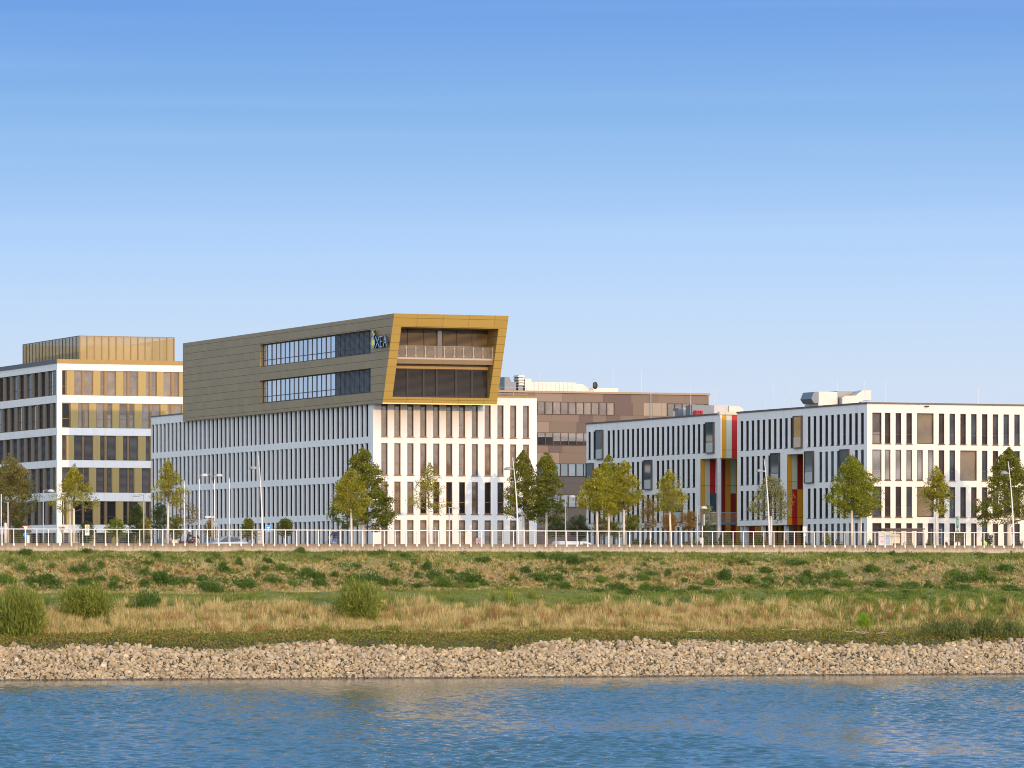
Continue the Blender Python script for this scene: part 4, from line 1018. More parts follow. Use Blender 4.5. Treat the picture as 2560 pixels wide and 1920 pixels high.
mb = MB(); mb.tube([(s0b,te+.62,zbd+.97),(s1b,te+.62,zbd+.97)],.03,6); mb.build('deck_rail', STEEL, Rb, True)
# open undercroft
mb = MB(); mb.quad((SR+3.2,tn0+.05,GROUND),(SR+3.2,tb,GROUND),(SR+3.2,tb,zp),(SR+3.2,tn0+.05,zp)); mb.build('undercroft_glazing', GLASS_DARK, Rb, True)
for u, m_ in ((1858,GREENP),(1873,DARKRED),(1884,DARKRED),(1893,ORANGE),(1899,ORANGE),(1938,ORANGE),(1951,ORANGE),(1990,REDP),(1998,ORANGE)):
    t_ = T_at(u, SR+3.1); mb = MB(); mb.box(SR+3.05,SR+3.15,t_-.35,t_+.35,GROUND,zp-.02); mb.build('undercroft_panel', m_, Rb, True)
for u in (1857,1866,1909,1966):
    t_ = T_at(u, SR+.3); mb = MB(); mb.box(SR+.12,SR+.48,t_-.18,t_+.18,GROUND,zp-.003); mb.build('column', M('pale_column',(.52,.52,.52),.7), Rb, True)
mb = MB(); s_ = S_at(2315,TA); z_ = Zv(1016,s_,TA); mb.box(s_-.2,s_+.2,TA-.22,TA-.08,z_-.06,z_+.06); mb.box(s_-.04,s_+.04,TA-.08,TA-.003,z_-.03,z_+.03); mb.build('floodlight', DARKMETAL, Rb, True)
# roof plant of the right building
def plant(name, label, cat, s0, s1, t0, h, group=None):
    return thing(name, label, cat, ((s0+s1)/2, t0, ZRR-.04), 0, group)
tq = T_at(2024, SR)+1.2
q0, q1 = S_at(2034,tq), S_at(2178,tq)
pl_ = plant('ventilation_unit', 'large sheet-metal ventilation unit with zigzag duct on the roof near the corner', 'ventilation unit', q0, q1, tq, 2)
zq = lambda v: Zv(v, (q0+q1)/2, tq)
mb = MB(); mb.box(S_at(2046,tq),S_at(2094,tq),tq,tq+3,ZRR,zq(980)); mb.build('casing', DUCT, pl_, True)
mb = MB(); mb.box(S_at(2094.5,tq+.8),S_at(2152,tq+.8),tq+.8,tq+3.2,ZRR,zq(977)); mb.build('panel_housing', M('tinted_housing',(.30,.28,.25),.4,.4), pl_, True)
mb = MB(); mb.prism([(S_at(2034,tq),tq-.1,zq(1009)),(S_at(2045.7,tq),tq-.1,zq(1009)),(S_at(2045.7,tq),tq-.1,zq(981)),(S_at(2034,tq),tq-.1,zq(981)),(S_at(2027,tq),tq-.1,zq(998))],(0,2.4,0)); mb.build('intake_hood', BLUESTEEL, pl_, True)  # shade of the side-facing hood put into its darker blue-grey colour
mb = MB(); y_ = tq-.6
mb.prism([(S_at(2106,y_),y_,ZRR),(S_at(2106,y_),y_,zq(994)),(S_at(2114,y_),y_,zq(990)),(S_at(2139,y_),y_,zq(989)),(S_at(2156,y_),y_,zq(975.5)),(S_at(2178,y_),y_,zq(975.5)),(S_at(2178,y_),y_,zq(1000)),(S_at(2160,y_),y_,zq(1000)),(S_at(2148,y_),y_,zq(1005)),(S_at(2128,y_),y_,ZRR)],(0,1.1,0)); mb.build('zigzag_duct', DUCT, pl_, True)
tq2 = T_at(1728, SR)+.8
z2 = lambda v: Zv(v, SR+2, tq2)
U2 = lambda x: 1680+.2351*x
pl2 = plant('ventilation_duct', 'row of grey and white duct boxes on the roof above the striped end wall', 'ventilation duct', S_at(U2(210),tq2), S_at(U2(755),tq2), tq2, 1)
mb = MB(); mb.box(S_at(U2(215),tq2),S_at(U2(455),tq2),tq2,tq2+1.6,ZRR,z2(1013)); mb.build('housing', BLUESTEEL, pl2, True)
mb = MB(); mb.box(S_at(U2(457),tq2),S_at(U2(602),tq2),tq2+.05,tq2+1.5,ZRR,z2(1012.5)); mb.build('duct_section', STEEL, pl2, True)
mb = MB(); a_ = S_at(U2(603),tq2); b_ = S_at(U2(755),tq2); mb.prism([(a_,tq2-.1,ZRR),(a_,tq2-.1,z2(1014)),(b_-.5,tq2-.1,z2(1014)),(b_,tq2-.1,z2(1021)),(b_,tq2-.1,ZRR)],(0,1.5,0)); mb.build('duct_end', DUCT, pl2, True)
tq3 = T_at(1694, SR)+.8
pl3 = plant('roof_cabinet', 'cream air-handling cabinet with grey side on the roof, left of the red crates', 'cabinet', S_at(U2(70),tq3), S_at(U2(208),tq3), tq3, 1)
mb = MB(); mb.box(S_at(U2(122),tq3),S_at(U2(206),tq3),tq3,tq3+1.5,ZRR,Zv(1019,SR,tq3)); mb.build('cabinet_front', DUCT, pl3, True)
mb = MB(); mb.box(S_at(U2(70),tq3),S_at(U2(121.5),tq3),tq3+.1,tq3+1.4,ZRR,Zv(1020,SR,tq3)); mb.build('cabinet_side', BLUESTEEL, pl3, True)
tq4 = T_at(1681, SR)+.5; mb = MB(); s_ = S_at(U2(15),tq4); mb.box(s_,S_at(U2(66),tq4),tq4,tq4+.9,ZRR,Zv(1028,SR,tq4)); mb.disc((s_+.5,tq4-.05,ZRR+.55),.35,'y',.05,14)
tag(mb.build('condenser', DUCT, None, loc=(s_,tq4,ZRR)), 'small white condenser with round fan at the roof edge, left of the cream cabinet', 'condenser')
for k in range(3):
    tc3 = T_at(1738, SR)+.35; s_ = S_at(U2(252+28*k), tc3); mb = MB(); mb.box(s_,s_+.22,tc3,tc3+.6,ZRR,ZRR+.62); mb.box(s_+.02,s_+.20,tc3-.03,tc3-.003,ZRR+.2,ZRR+.32,1); mb.box(s_+.02,s_+.20,tc3-.03,tc3-.003,ZRR+.42,ZRR+.55,1)
    tag(mb.build('red_crate', [M('red_plastic',(.55,.02,.03),.5), M('dark_red_plastic',(.25,.01,.015),.5)], None, loc=(s_,tc3,ZRR)), f'red crate standing on the white roof edge, {("first","second","last")[k]} of three from the cream cabinet', 'crate', 'red crates on the roof')

# ================================================================== left office building with white bands
SL, TL = st_depth(143, 507)
Lb = thing('banded_office_building', 'office block of white horizontal bands with gold and brown window panels, at the left', 'building', (SL, TL, GROUND))
zl = lambda v, u=150: Zv(v, S_at(u, TL), TL)
rowsL = [(GROUND, zl(1331.5)), (zl(1311.6), zl(1252)), (zl(1231), zl(1168)), (zl(1150), zl(1087.5)), (zl(1069), zl(1006.3)), (zl(987.5), zl(925))]
ZRL = zl(908, 145)
TL2 = TL+42; SL2 = SL+34
frontL = Fac('front', TL); sideL = Fac('side', SL)
XL = lambda x: S_at(.217*x, TL)
e0 = XL(715)
wall = MB()
frontL.wall(wall, SL, SL2, GROUND-.4, ZRL, [(e0, SL2-.6, a, b) for a, b in rowsL], .22)
sideL.wall(wall, TL, TL2, GROUND-.4, ZRL, [(T_at(139.5,SL), TL2-.6, a, b) for a, b in rowsL], .28)
wall.quad((SL,TL2,GROUND),(SL2,TL2,GROUND),(SL2,TL2,ZRL),(SL,TL2,ZRL)); wall.quad((SL2,TL,GROUND),(SL2,TL2,GROUND),(SL2,TL2,ZRL),(SL2,TL,ZRL))
wall.build('wall', WHITE, Lb, True)
mb = MB(); mb.quad((SL,TL,ZRL-.05),(SL2,TL,ZRL-.05),(SL2,TL2,ZRL-.05),(SL,TL2,ZRL-.05)); mb.build('roof', M('pale_flat_roof',(.25,.24,.23),.9), Lb, True)
zc1 = zl(897.5, 145)
mb = MB(); mb.box(SL+.02,SL2+.06,TL-.06,TL+.3,ZRL+.003,zc1); mb.build('coping', GOLDCOPE, Lb, True)
mb = MB(); mb.box(SL-.08,SL+.017,TL-.06,TL2,ZRL+.003,zc1); mb.build('coping', COPING, Lb, True)
GOLDPAN = panel_mat('perforated_gold_panel', (.40,.295,.11), 'x', .09, 60, .03, .15, .55, .06, (.28,.20,.07), 0, 0, False, .8)
BRONZE2 = M('gold_bronze_frame', (.22,.145,.065), .45, .35)
patO = [('w',715,762),('g',768,856),('w',857,951),('m',951,971),('w',971,1073),('g',1076,1156),('w',1157,1206),('m',1206,1236),('w',1236,1337),('g',1340,1421),('w',1422,1470),('m',1470,1490),('w',1490,1591),('g',1594,1680),('w',1681,1727),('m',1727,1746),('w',1746,1805),('g',1807,1887),('w',1888,1978),('m',1978,2006),('w',2006,2062),('g',2066,2150)]
patE = [('w',715,806),('g',815,901),('w',902,956),('m',956,971),('w',971,1027),('g',1030,1110),('w',1112,1202),('m',1202,1236),('w',1236,1291),('g',1295,1376),('w',1377,1471),('m',1471,1490),('w',1490,1546),('g',1550,1636),('w',1637,1728),('m',1728,1747),('w',1747,1847),('g',1850,1931),('w',1932,1975),('m',1975,2008),('w',2008,2098),('g',2100,2150)]
for j, (z0, z1) in enumerate(rowsL):
    pat = patO if j % 2 else patE
    for (k, a, b) in pat:
        s0, s1 = XL(a), XL(b)
        if s1 > SL2-.7: continue
        if k == 'g': mb = MB(); mb.box(s0,s1,TL+.05,TL+.2,z0+.02,z1-.02); mb.build('gold_panel', GOLDPAN, Lb, True)
        elif k == 'm': mb = MB(); mb.box(s0,s1,TL+.10,TL+.2,z0+.02,z1-.02); mb.build('mullion_panel', BRONZE2, Lb, True)
        else:
            blm = BLIND_GREY if j in (0,2,3) else (BLIND_GREY if j == 4 and 1230 < a < 1500 else None)
            pane = GLASS_WARM if j >= 4 and a > 850 else GLASS_DARK
            ws = window_set(s1-s0, z1-z0-.04, BRONZE2 if j >= 4 else BROWNF, pane, blm, .45 if j == 4 else 1.0, .03, None, .07, .36)
            put_window(Lb, 'window', ws, *frontL.place(s0, s1, .18, z0+.02))
# left flank of the banded building: brown fins and dark glazing
BRPAN = M('brown_fin_panel', (.20,.155,.105), .5, .2, var=.06)
bayL = (T_at(-2, SL)-T_at(139.5, SL))/8.0
for j, (z0, z1) in enumerate(rowsL):
    nb_ = int((TL2-.6-T_at(139.5,SL))/bayL)
    for i in range(nb_):
        a = T_at(139.5, SL)+i*bayL+(.9 if j % 2 == 0 else 0)
        if a+bayL > TL2-.6: continue
        mb = MB(); mb.box(SL+.06,SL+.26,a+.42,a+.42+bayL*.34,z0+.02,z1-.02); mb.build('brown_panel', BRPAN, Lb, True)
        w_ = bayL*.66-.03
        lit = GLASS_SKY if j >= 4 and (i*7+j*3) % 5 < 2 else GLASS_DARK
        blm = BLIND_BLUE if j in (2,3) and (i+j) % 3 else None
        ws = window_set(w_, z1-z0-.04, BROWNF, lit, blm, 1.0, .03, None, .08, .36, (.42,))
        put_window(Lb, 'window', ws, *sideL.place(a+.43+bayL*.34, a+.43+bayL*.34+w_, .24, z0+.02))
# roof screen of gold mesh
m, nt, out = newmat('gold_mesh')
tcx = objco(nt); sx = N(nt, 'ShaderNodeSeparateXYZ'); L(nt, tcx, sx.inputs[0])
p = N(nt, 'ShaderNodeBsdfPrincipled'); p.inputs['Base Color'].default_value = (.33,.245,.095,1); p.inputs['Roughness'].default_value = .5; p.inputs['Metallic'].default_value = .2
tr_ = N(nt, 'ShaderNodeBsdfTransparent'); mx_ = N(nt, 'ShaderNodeMixShader')
hx = math_node(nt, 'LESS_THAN', math_node(nt, 'FRACT', math_node(nt, 'MULTIPLY', math_node(nt, 'ADD', sx.outputs[0], math_node(nt, 'ADD', sx.outputs[1], 500.0)), 9.0)), .17)
L(nt, hx, mx_.inputs[0]); L(nt, p.outputs[0], mx_.inputs[1]); L(nt, tr_.outputs[0], mx_.inputs[2]); L(nt, mx_.outputs[0], out.inputs[0]); GMESH = m
tp = TL+3.2; p0, p1 = S_at(199.5, tp), S_at(435, tp); tpb = T_at(58, p0); zp1 = Zv(841.5, p0, tp)
scr = thing('roof_screen', 'gold mesh plant screen with posts on the left block roof', 'roof screen', (p0, tp, ZRL))
mb = MB(); mb.quad((p0,tp,ZRL),(p1,tp,ZRL),(p1,tp,zp1),(p0,tp,zp1)); mb.quad((p0,tp,ZRL),(p0,tpb,ZRL),(p0,tpb,zp1),(p0,tp,zp1)); mb.quad((p1,tp,ZRL),(p1,tpb,ZRL),(p1,tpb,zp1),(p1,tp,zp1)); mb.quad((p0,tpb,ZRL),(p1,tpb,ZRL),(p1,tpb,zp1),(p0,tpb,zp1)); mb.build('mesh_panel', GMESH, scr, True)
for k in range(14):
    x = p0+(p1-p0)*k/13; mb = MB(); mb.box(x-.06,x+.06,tp-.07,tp-.004,ZRL-.0,zp1+.02); mb.build('post', BRONZE2, scr, True)
for k in range(1,18):
    y_ = tp+(tpb-tp)*k/17; mb = MB(); mb.box(p0-.06,p0-.004,y_-.05,y_+.05,ZRL,zp1+.02); mb.build('post', BROWNF, scr, True)
mb = MB(); mb.box(p0-.07,p1+.05,tp-.075,tp+.03,zp1+.021,zp1+.12); mb.box(p0-.07,p0+.03,tp+.03,tpb,zp1+.021,zp1+.12); mb.build('top_rail', BRONZE2, scr, True)
mb = MB(); mb.box(p0+2.5,p1-1.5,tp+2.5,tp+6,ZRL,zp1-.7); mb.box(p0+1.2,p0+2.2,tp+2,tpb-1,ZRL,zp1-1.4)
tag(mb.build('air_handler', DUCT, None, loc=(p0+2.5,tp+2.5,ZRL)), 'silvery air-handling unit seen through the gold mesh screen', 'air handler')

# ================================================================== brown panelled building between the two
_, TQ = st_depth(1350, 528)
B0, B1 = S_at(1215, TQ), S_at(1772, TQ)
Bb = thing('brown_office_building', 'brown patchwork-panelled office block standing behind and between the white blocks', 'building', (B0, TQ, GROUND))
zb_ = lambda v, u=1350: Zv(v, S_at(u, TQ), TQ)
ZRB = zb_(982, 1350)
XB = lambda x: S_at(1220+.2622*x, TQ)
BW = [M('brown_panel_%s' % n, c, .5, .1, var=.05) for n, c in (('mid',(.175,.120,.092)),('dark',(.105,.068,.06)),('light',(.225,.165,.13)),('olive',(.15,.108,.08)),('pale',(.30,.24,.185)))]
wrow = [(zb_(1003.6-0)-3.40*k - (zb_(1004)-zb_(1036)), zb_(1003.6)-3.40*k) for k in range(4)]
mb = MB(); rB = random.Random(11)
edges = [GROUND-.3]
for (a, b) in reversed(wrow): edges += [a, b]
edges += [ZRB-.02]
winB = []
for k in range(len(edges)-1):
    z0, z1 = edges[k], edges[k+1]
    if k % 2 == 1: continue
    sub = [z0] + ([z0+(z1-z0)*.6] if z1-z0 > 1.4 else []) + [z1]
    for q0_, q1_ in zip(sub[:-1], sub[1:]):
        x = B0-rB.uniform(0, 4)
        while x < B1:
            w_ = rB.choice((3.3,3.3,3.3,1.65)); x0, x1 = max(x, B0), min(x+w_, B1)
            if x1 > x0: mb.quad((x0,TQ,q0_),(x1-.02,TQ,q0_),(x1-.02,TQ,q1_-.02),(x0,TQ,q1_-.02), rB.choice((0,0,1,2,3,3)))
            x += w_
brk = [(XB(1208), XB(1705)), (B1, B1)]
for r_, (z0, z1) in enumerate(reversed(wrow)):
    x = brk[0][0]
    while x < brk[0][1]:
        x1 = min(x+rB.choice((1.1,1.3,2.2)), brk[0][1]); mb.quad((x,TQ,z0),(x1-.02,TQ,z0),(x1-.02,TQ,z1),(x,TQ,z1), rB.choice((0,1,3,4,4))); x = x1
mb.build('cladding', BW, Bb, True)
mb = MB(); mb.box(B0,B1,TQ+.03,TQ+16,GROUND-.3,ZRB-.06); mb.build('core', M('dark_joint',(.07,.055,.045),.8), Bb, True)
mb = MB(); mb.box(B0-.05,B1+.12,TQ-.12,TQ+16.1,ZRB,ZRB+.22); mb.build('roof_edge', M('brown_roof_edge',(.33,.23,.15),.5,.1), Bb, True)
pW = (XB(1204)-XB(470))/10
for r_, (z0, z1) in enumerate(reversed(wrow)):
    xs_ = [XB(470)+(i-6)*pW for i in range(16)] + [XB(1708)+i*pW for i in range(5)]
    for i, x in enumerate(xs_):
        if x < B0 or x+pW > B1: continue
        # the two lower rows carry let-down pale blinds
        blm = BLIND_PALE if r_ == 2 or (r_ == 0 and i > 6) else None
        ws = window_set(pW, z1-z0, BROWNF, GLASS_WARM if r_ == 3 else GLASS_DARK if r_ == 2 else GLASS_TEAL, blm, .35 if (r_ == 2 and i < 8) else .66, .05, None, .05, 0)
        put_window(Bb, 'window', ws, (x, TQ-.02, z0), 0.0)
mb = MB(); s_ = XB(1548); mb.tube([(s_,TQ-.12,GROUND),(s_,TQ-.12,ZRB)],.055,6); mb.build('downpipe', STEEL, Bb, True)
# its roof plant
zbt = lambda v: Zv(v, XB(700), TQ+4)
TR = TQ+4; XR = lambda x: S_at(1220+.2622*x, TR)
rp = thing('roof_duct', 'long cream sheet-metal duct box along the brown block roof', 'roof duct', (XR(410), TR, ZRB+.2))
mb = MB(); mb.box(XR(350),XR(410),TR-.1,TR+2.2,ZRB+.2,zbt(947.5)); mb.build('end_box', DUCT, rp, True)
mb = MB(); mb.box(XR(410.5),XR(835),TR,TR+2.2,ZRB+.2,zbt(955.5)); mb.build('duct', DUCT, rp, True)
mb = MB(); mb.prism([(XR(836),TR+.05,ZRB+.2),(XR(836),TR+.05,zbt(958)),(XR(905),TR+.05,zbt(959)),(XR(950),TR+.05,zbt(968)),(XR(1180),TR+.05,zbt(968)),(XR(1243),TR+.05,zbt(967)),(XR(1243),TR+.05,ZRB+.2)],(0,2,0)); mb.build('sloped_duct', M('bright_duct',(.66,.62,.55),.45,.3,var=.12,scale=1.5), rp, True)
mb = MB()
for k in range(10): x = XR(440+k*40); mb.box(x,x+.05,TR-.03,TR-.003,ZRB+.25,zbt(957))
mb.build('seam', STEEL, rp, True)
lh = thing('louvred_hood', 'stepped louvre hood and blue-grey vent on the brown block roof beside the gold frame', 'vent hood', (XR(300), TR, ZRB+.2))
mb = MB(); mb.prism([(XR(158),TR,ZRB+.2),(XR(158),TR,zbt(944)),(XR(205),TR,zbt(944)),(XR(222),TR,zbt(956)),(XR(268),TR,zbt(956)),(XR(268),TR,ZRB+.2)],(0,1.6,0)); mb.build('vent_body', BLUESTEEL, lh, True)
for k in range(4):
    z_ = zbt(964.5-k*7); mb = MB(); mb.prism([(XR(285-k*3),TR-.2,z_),(XR(342),TR-.2,z_),(XR(338),TR-.2,z_+.22),(XR(292),TR-.2,z_+.22)],(0,1.5,0)); mb.build('louvre', DUCT, lh, True)
mb = MB(); mb.box(XR(290),XR(336),TR+.05,TR+1.2,ZRB+.2,zbt(942)); mb.build('hood_core', BLUESTEEL, lh, True)
ds = thing('satellite_dish', 'dark round satellite dish on a mast with a side arm on the brown roof', 'satellite dish', (XR(968), TR-1, ZRB+.2))
zd = lambda v: Zv(v, XR(968), TR-1)-ZRB-.2
mb = MB(); mb.tube([(0,0,0),(0,0,zd(946))],.04,6); mb.tube([(0,0,zd(947.5)),(.95,0,zd(950))],.03,5); mb.build('mast', STEEL, ds)
mb = MB(); mb.ball((.2,-.15,zd(963.5)),(.30,.10,.42),14,8); mb.build('dish', M('black_dish',(.02,.02,.022),.5), ds)
# lightning rods
ROD = M('rod_metal', (.66,.64,.64), .4, .3)
def rod(u, v0, t_, z0, txt):
    s_ = S_at(u, t_); zt_ = Zv(v0, s_, t_)
    mb = MB(); h = zt_-z0
    mb.tube([(0,0,0),(0,0,h*.5),(0,0,h)],[.035,.025,.012],5); mb.box(-.12,.12,-.12,.12,0,.06)
    o = mb.build('lightning_rod', ROD); o.location = (s_, t_, z0); tag(o, txt, 'lightning rod', 'lightning rods on the roofs')
for u, v, txt in ((1350,927,'tall thin rod over the left part of the cream duct on the brown roof'),(1533,914,'thin rod beside the end of the cream duct, right of the satellite dish'),(1604,918,'tallest thin rod standing alone on the bare brown roof edge')): rod(u, v, TQ+2, ZRB+.2, txt)
for u, v, tt, txt in ((1727,958,T_at(1727,SR)+1,'thin rod on the roof over the cream cabinet'),(1786,967,T_at(1786,SR)+.6,'thin rod in front of the grey duct above the striped end wall'),(1905,976,T_at(1905,SR)+1,'shortest thin rod on the bare roof right of the striped end wall'),(1934,956,T_at(1934,SR)+1,'thin rod on the bare roof, second after the striped end wall'),(1980,950,T_at(1980,SR)+1,'tall thin rod above the gold-reflecting box window'),(2093,945,T_at(2093,SR)+1,'thin rod in front of the ventilation unit casing'),(2162,950,T_at(2162,SR)+1,'thin rod above the zigzag duct'),(2213.5,950,TA+2,'thin rod on the front roof edge right of the zigzag duct'),(2446,958,TA+2,'thin rod on the front roof edge toward the right end')): rod(u, v, tt, ZRR, txt)
# ================================================================== trees
BARK = M('bark', (.13,.085,.055), .9, var=.3, scale=6)
PALEBARK = M('limewashed_bark', (.66,.58,.46), .85, var=.10, scale=4, stretch=(1,1,.4))
LEAFS = {
 'yellow': leaf_mat('yellow_green_leaf', [(0,(.07,.072,.008)),(.35,(.23,.225,.018)),(.7,(.43,.385,.036)),(1,(.58,.47,.075))], .35, .8),
 'dark': leaf_mat('dark_green_leaf', [(0,(.04,.05,.008)),(.45,(.15,.165,.018)),(.8,(.29,.29,.032)),(1,(.42,.375,.06))], .3, .7),
 'green': leaf_mat('fresh_green_leaf', [(0,(.05,.065,.008)),(.4,(.19,.215,.016)),(.75,(.36,.365,.03)),(1,(.50,.46,.06))], .35, .8),
 'dull': leaf_mat('dull_olive_leaf', [(0,(.08,.08,.022)),(.4,(.18,.165,.04)),(.75,(.28,.24,.07)),(1,(.40,.31,.11))], .3, .8),
 'grey': leaf_mat('grey_green_leaf', [(0,(.09,.095,.035)),(.4,(.20,.205,.065)),(.75,(.32,.30,.12)),(1,(.45,.38,.19))], .3, .9),
 'orange': leaf_mat('orange_leaf', [(0,(.12,.075,.018)),(.35,(.27,.16,.03)),(.7,(.46,.24,.045)),(1,(.56,.29,.09))], .35, .9),
 'russet': leaf_mat('russet_leaf', [(0,(.09,.07,.018)),(.4,(.20,.16,.03)),(.7,(.33,.21,.05)),(1,(.44,.25,.09))], .35, .9),
 'deep': leaf_mat('deep_green_leaf', [(0,(.022,.038,.010)),(.5,(.055,.085,.018)),(1,(.11,.135,.03))], .25, .8)}
PROF = {
 'cone': lambda h: np.where(h < .18, .62+.38*h/.18, np.maximum(0,(1-(h-.18)/.82))**.80),
 'egg': lambda h: np.where(h < .32, .45+.55*(h/.32)**.7, np.maximum(0,(1-(h-.32)/.68))**.80),
 'round': lambda h: np.sqrt(np.maximum(0,1-(2*h-1)**2)),
 'leafy': lambda h: np.where(h < .22, .72+.28*(h/.22), np.maximum(0,(1-(h-.22)/.78))**.86),
 'spread': lambda h: np.where(h < .28, .55+.45*(h/.28), np.maximum(0,(1-(h-.28)/.72))**1.25)}
def tree(u, t, vtop, vbot, wpx, name, label, kind, prof='egg', n=4200, clumps=130, leaf=.17, sleeve=True, seed=None, tr=.085, clump_r=.34, lean=0.0, cat='tree', group=None):
    seed = int(u*7+vtop) if seed is None else seed
    rg = np.random.default_rng(seed); s0 = S_at(u, t); pm_ = ppm(s0, t)
    zt_, zb2 = Zv(vtop, s0, t)-GROUND, Zv(vbot, s0, t)-GROUND
    H = zt_-zb2; R_ = wpx/pm_/2*1.13
    n = int(n*2.3); leaf *= .84; clumps = int(clumps*1.25)
    root = thing(name, label, cat, (s0, t, GROUND-.05), 0, group)
    wob = rg.normal(0, .05, 3)
    def axis(z): return np.array([wob[0]*(z/zt_)*1.5+lean*z/zt_, wob[1]*(z/zt_), z])
    zf_ = zb2+.15*H
    if sleeve:
        mb = MB(); mb.tube([tuple(axis(0)), tuple(axis(zf_*.55)), tuple(axis(zf_*.96))], [tr*1.25, tr*1.08, tr], 8); mb.build('trunk', PALEBARK, root)
    lm = MB(); pts = [axis(z) for z in np.linspace(zf_*.93 if sleeve else 0, zb2+.9*H, 8)]
    lm.tube([tuple(p) for p in pts], list(np.linspace(tr*(.9 if sleeve else 1.2), .012, 8)), 6)
    cl = []
    nl = 24
    for i in range(nl):
        h0 = (i+.5)/nl*.80; a = i*2.4+rg.uniform(-.4,.4)
        p0_ = axis(zb2+h0*H*.9+.02*H); h1 = min(.97, h0+rg.uniform(.06,.22)); r = R_*float(PROF[prof](np.array(h1)))*rg.uniform(.66,1.0)
        p1_ = axis(zb2+h1*H)+np.array([math.cos(a)*r, math.sin(a)*r, 0]); md = (p0_+p1_)/2+np.array([0,0,-.05*r])
        lm.tube([tuple(p0_), tuple(md), tuple(p1_)], [tr*.36*(1-h0*.7), tr*.22*(1-h0*.6), .008], 5, 0, False)
        for f in (.45,.7,.9,1.0): cl.append((p0_*(1-f)+p1_*f)+rg.normal(0,.10,3)*R_)
        for _ in range(2):
            f = rg.uniform(.4,.9); b_ = p0_*(1-f)+p1_*f; e_ = b_+np.clip(rg.normal(0,.18,3),-.3,.3)*R_+np.array([0,0,.05*H*rg.random()])
            lm.tube([tuple(b_), tuple(e_)], [.014,.006], 4, 0, False); cl.append(e_)
    lm.build('limbs' if sleeve else 'trunk', BARK, root)
    m_ = max(0, clumps-len(cl))
    h = rg.beta(1.25,1.55,m_); a = rg.uniform(0,2*np.pi,m_); rr_ = R_*PROF[prof](h)*(rg.uniform(.2,1,m_)**.42)*rg.uniform(.82,1.08,m_)
    cl2 = np.stack([rr_*np.cos(a), rr_*np.sin(a), zb2+h*H], -1)
    C_ = np.concatenate([np.array(cl), cl2]) if m_ else np.array(cl)
    C_ = C_[C_[:,2] < zt_+.02]
    w_ = rg.gamma(2.2, 1, len(C_)); cnt = rg.choice(len(C_), n, p=w_/w_.sum())
    sc = clump_r*rg.uniform(.6,1.25,len(C_))
    off = rg.normal(size=(n,3))*np.array([1,1,.62])*sc[cnt][:,None]*.62
    c = C_[cnt]+off
    hh_ = np.clip((c[:,2]-zb2)/H, 0, 1); rad = np.hypot(c[:,0],c[:,1]); an_ = np.arctan2(c[:,1], c[:,0]); rag = .70+.62*vnoise(an_*1.9+40, hh_*9+seed % 97, seed % 1000); lim = R_*PROF[prof](hh_)*1.14*rag+.10; f = np.minimum(1, lim/np.maximum(rad,1e-6)); c[:,:2] *= f[:,None]
    c = c[(c[:,2] > zb2-.15) & (c[:,2] < zt_+.12)]
    V, Fq = leafquads(c, rg, leaf, leaf*.62, -.15)
    obj_from('crown', np_mesh('crown', V, Fq, LEAFS[kind]), root)
    return root
TN, TF = 372.3, 385.0      # promenade row near the railing, row beside the fronts
G1 = 'young trees along the promenade'; G2 = 'trees in front of the office fronts'
tree(22, TF, 1133, 1305, 138, 'street_tree', 'broad dull olive tree at the far left edge before the banded block', 'dull', 'egg', 7500, 210, .17, False, tr=.14, group=G2)
tree(185, TN, 1161, 1282, 122, 'street_tree', 'thin yellow-green tree with pale trunk, left of the bus stop sign', 'yellow', 'spread', 2900, 120, .15, group=G1)
tree(419, TN, 1147, 1268, 106, 'street_tree', 'thin yellow-green tree with pale trunk beside the motorcyclist', 'yellow', 'spread', 2500, 115, .15, group=G1)
tree(908, TF, 1116, 1324, 166, 'street_tree', 'largest dense dark green tree at the corner of the gold-topped block', 'dark', 'leafy', 11000, 300, .19, True, tr=.15, group=G2)
tree(880, TN, 1172, 1285, 100, 'street_tree', 'yellow-green tree with pale trunk overlapping the big dark tree at the corner', 'yellow', 'egg', 3600, 130, .16, group=G1)
tree(1074, TN, 1156, 1283, 112, 'street_tree', 'very sparse young tree with slanting pale trunk before the sunlit white front', 'yellow', 'spread', 1500, 80, .14, tr=.07, lean=-.25, group=G1)
tree(1308, TF, 1128, 1299, 104, 'street_tree', 'dark green tree at the sunlit front behind a leaning lamp', 'dark', 'cone', 5600, 170, .17, True, tr=.11, group=G2)
tree(1366, TF-1, 1126, 1302, 102, 'street_tree', 'dense green cone-shaped tree before the brown patchwork block', 'dark', 'cone', 6600, 180, .17, True, tr=.11, seed=5, group=G2)
tree(1494, TN, 1170, 1290, 108, 'street_tree', 'yellow-green tree left of the pair beside the parked white van', 'yellow', 'egg', 4600, 140, .165, group=G1)
tree(1522, TF-3, 1137, 1290, 86, 'street_tree', 'tallest green tree of the cluster before the long slit facade', 'green', 'egg', 4600, 140, .165, group=G2)
tree(1560, TN+.6, 1152, 1287, 92, 'street_tree', 'yellow-green tree at the right of the cluster before the long slit facade', 'yellow', 'egg', 4300, 140, .165, seed=9, group=G1)
tree(1678, TN, 1170, 1288, 86, 'street_tree', 'lone yellow-green tree between two orange-leaved small trees', 'yellow', 'egg', 2700, 110, .155, lean=-.2, group=G1)
tree(1928, TN+1, 1184, 1303, 112, 'street_tree', 'loose grey-green tree behind a tall leaning lamp', 'grey', 'egg', 2800, 120, .15, group=G1)
tree(2130, TN, 1136, 1292, 124, 'street_tree', 'bright green full tree with pale trunk at the white block corner', 'green', 'egg', 7000, 200, .17, tr=.10, group=G1)
tree(2152, TN+2.5, 1180, 1290, 104, 'street_tree', 'lower green tree half hidden by the bright full tree at the corner', 'green', 'round', 3600, 120, .17, seed=77, group=G1)
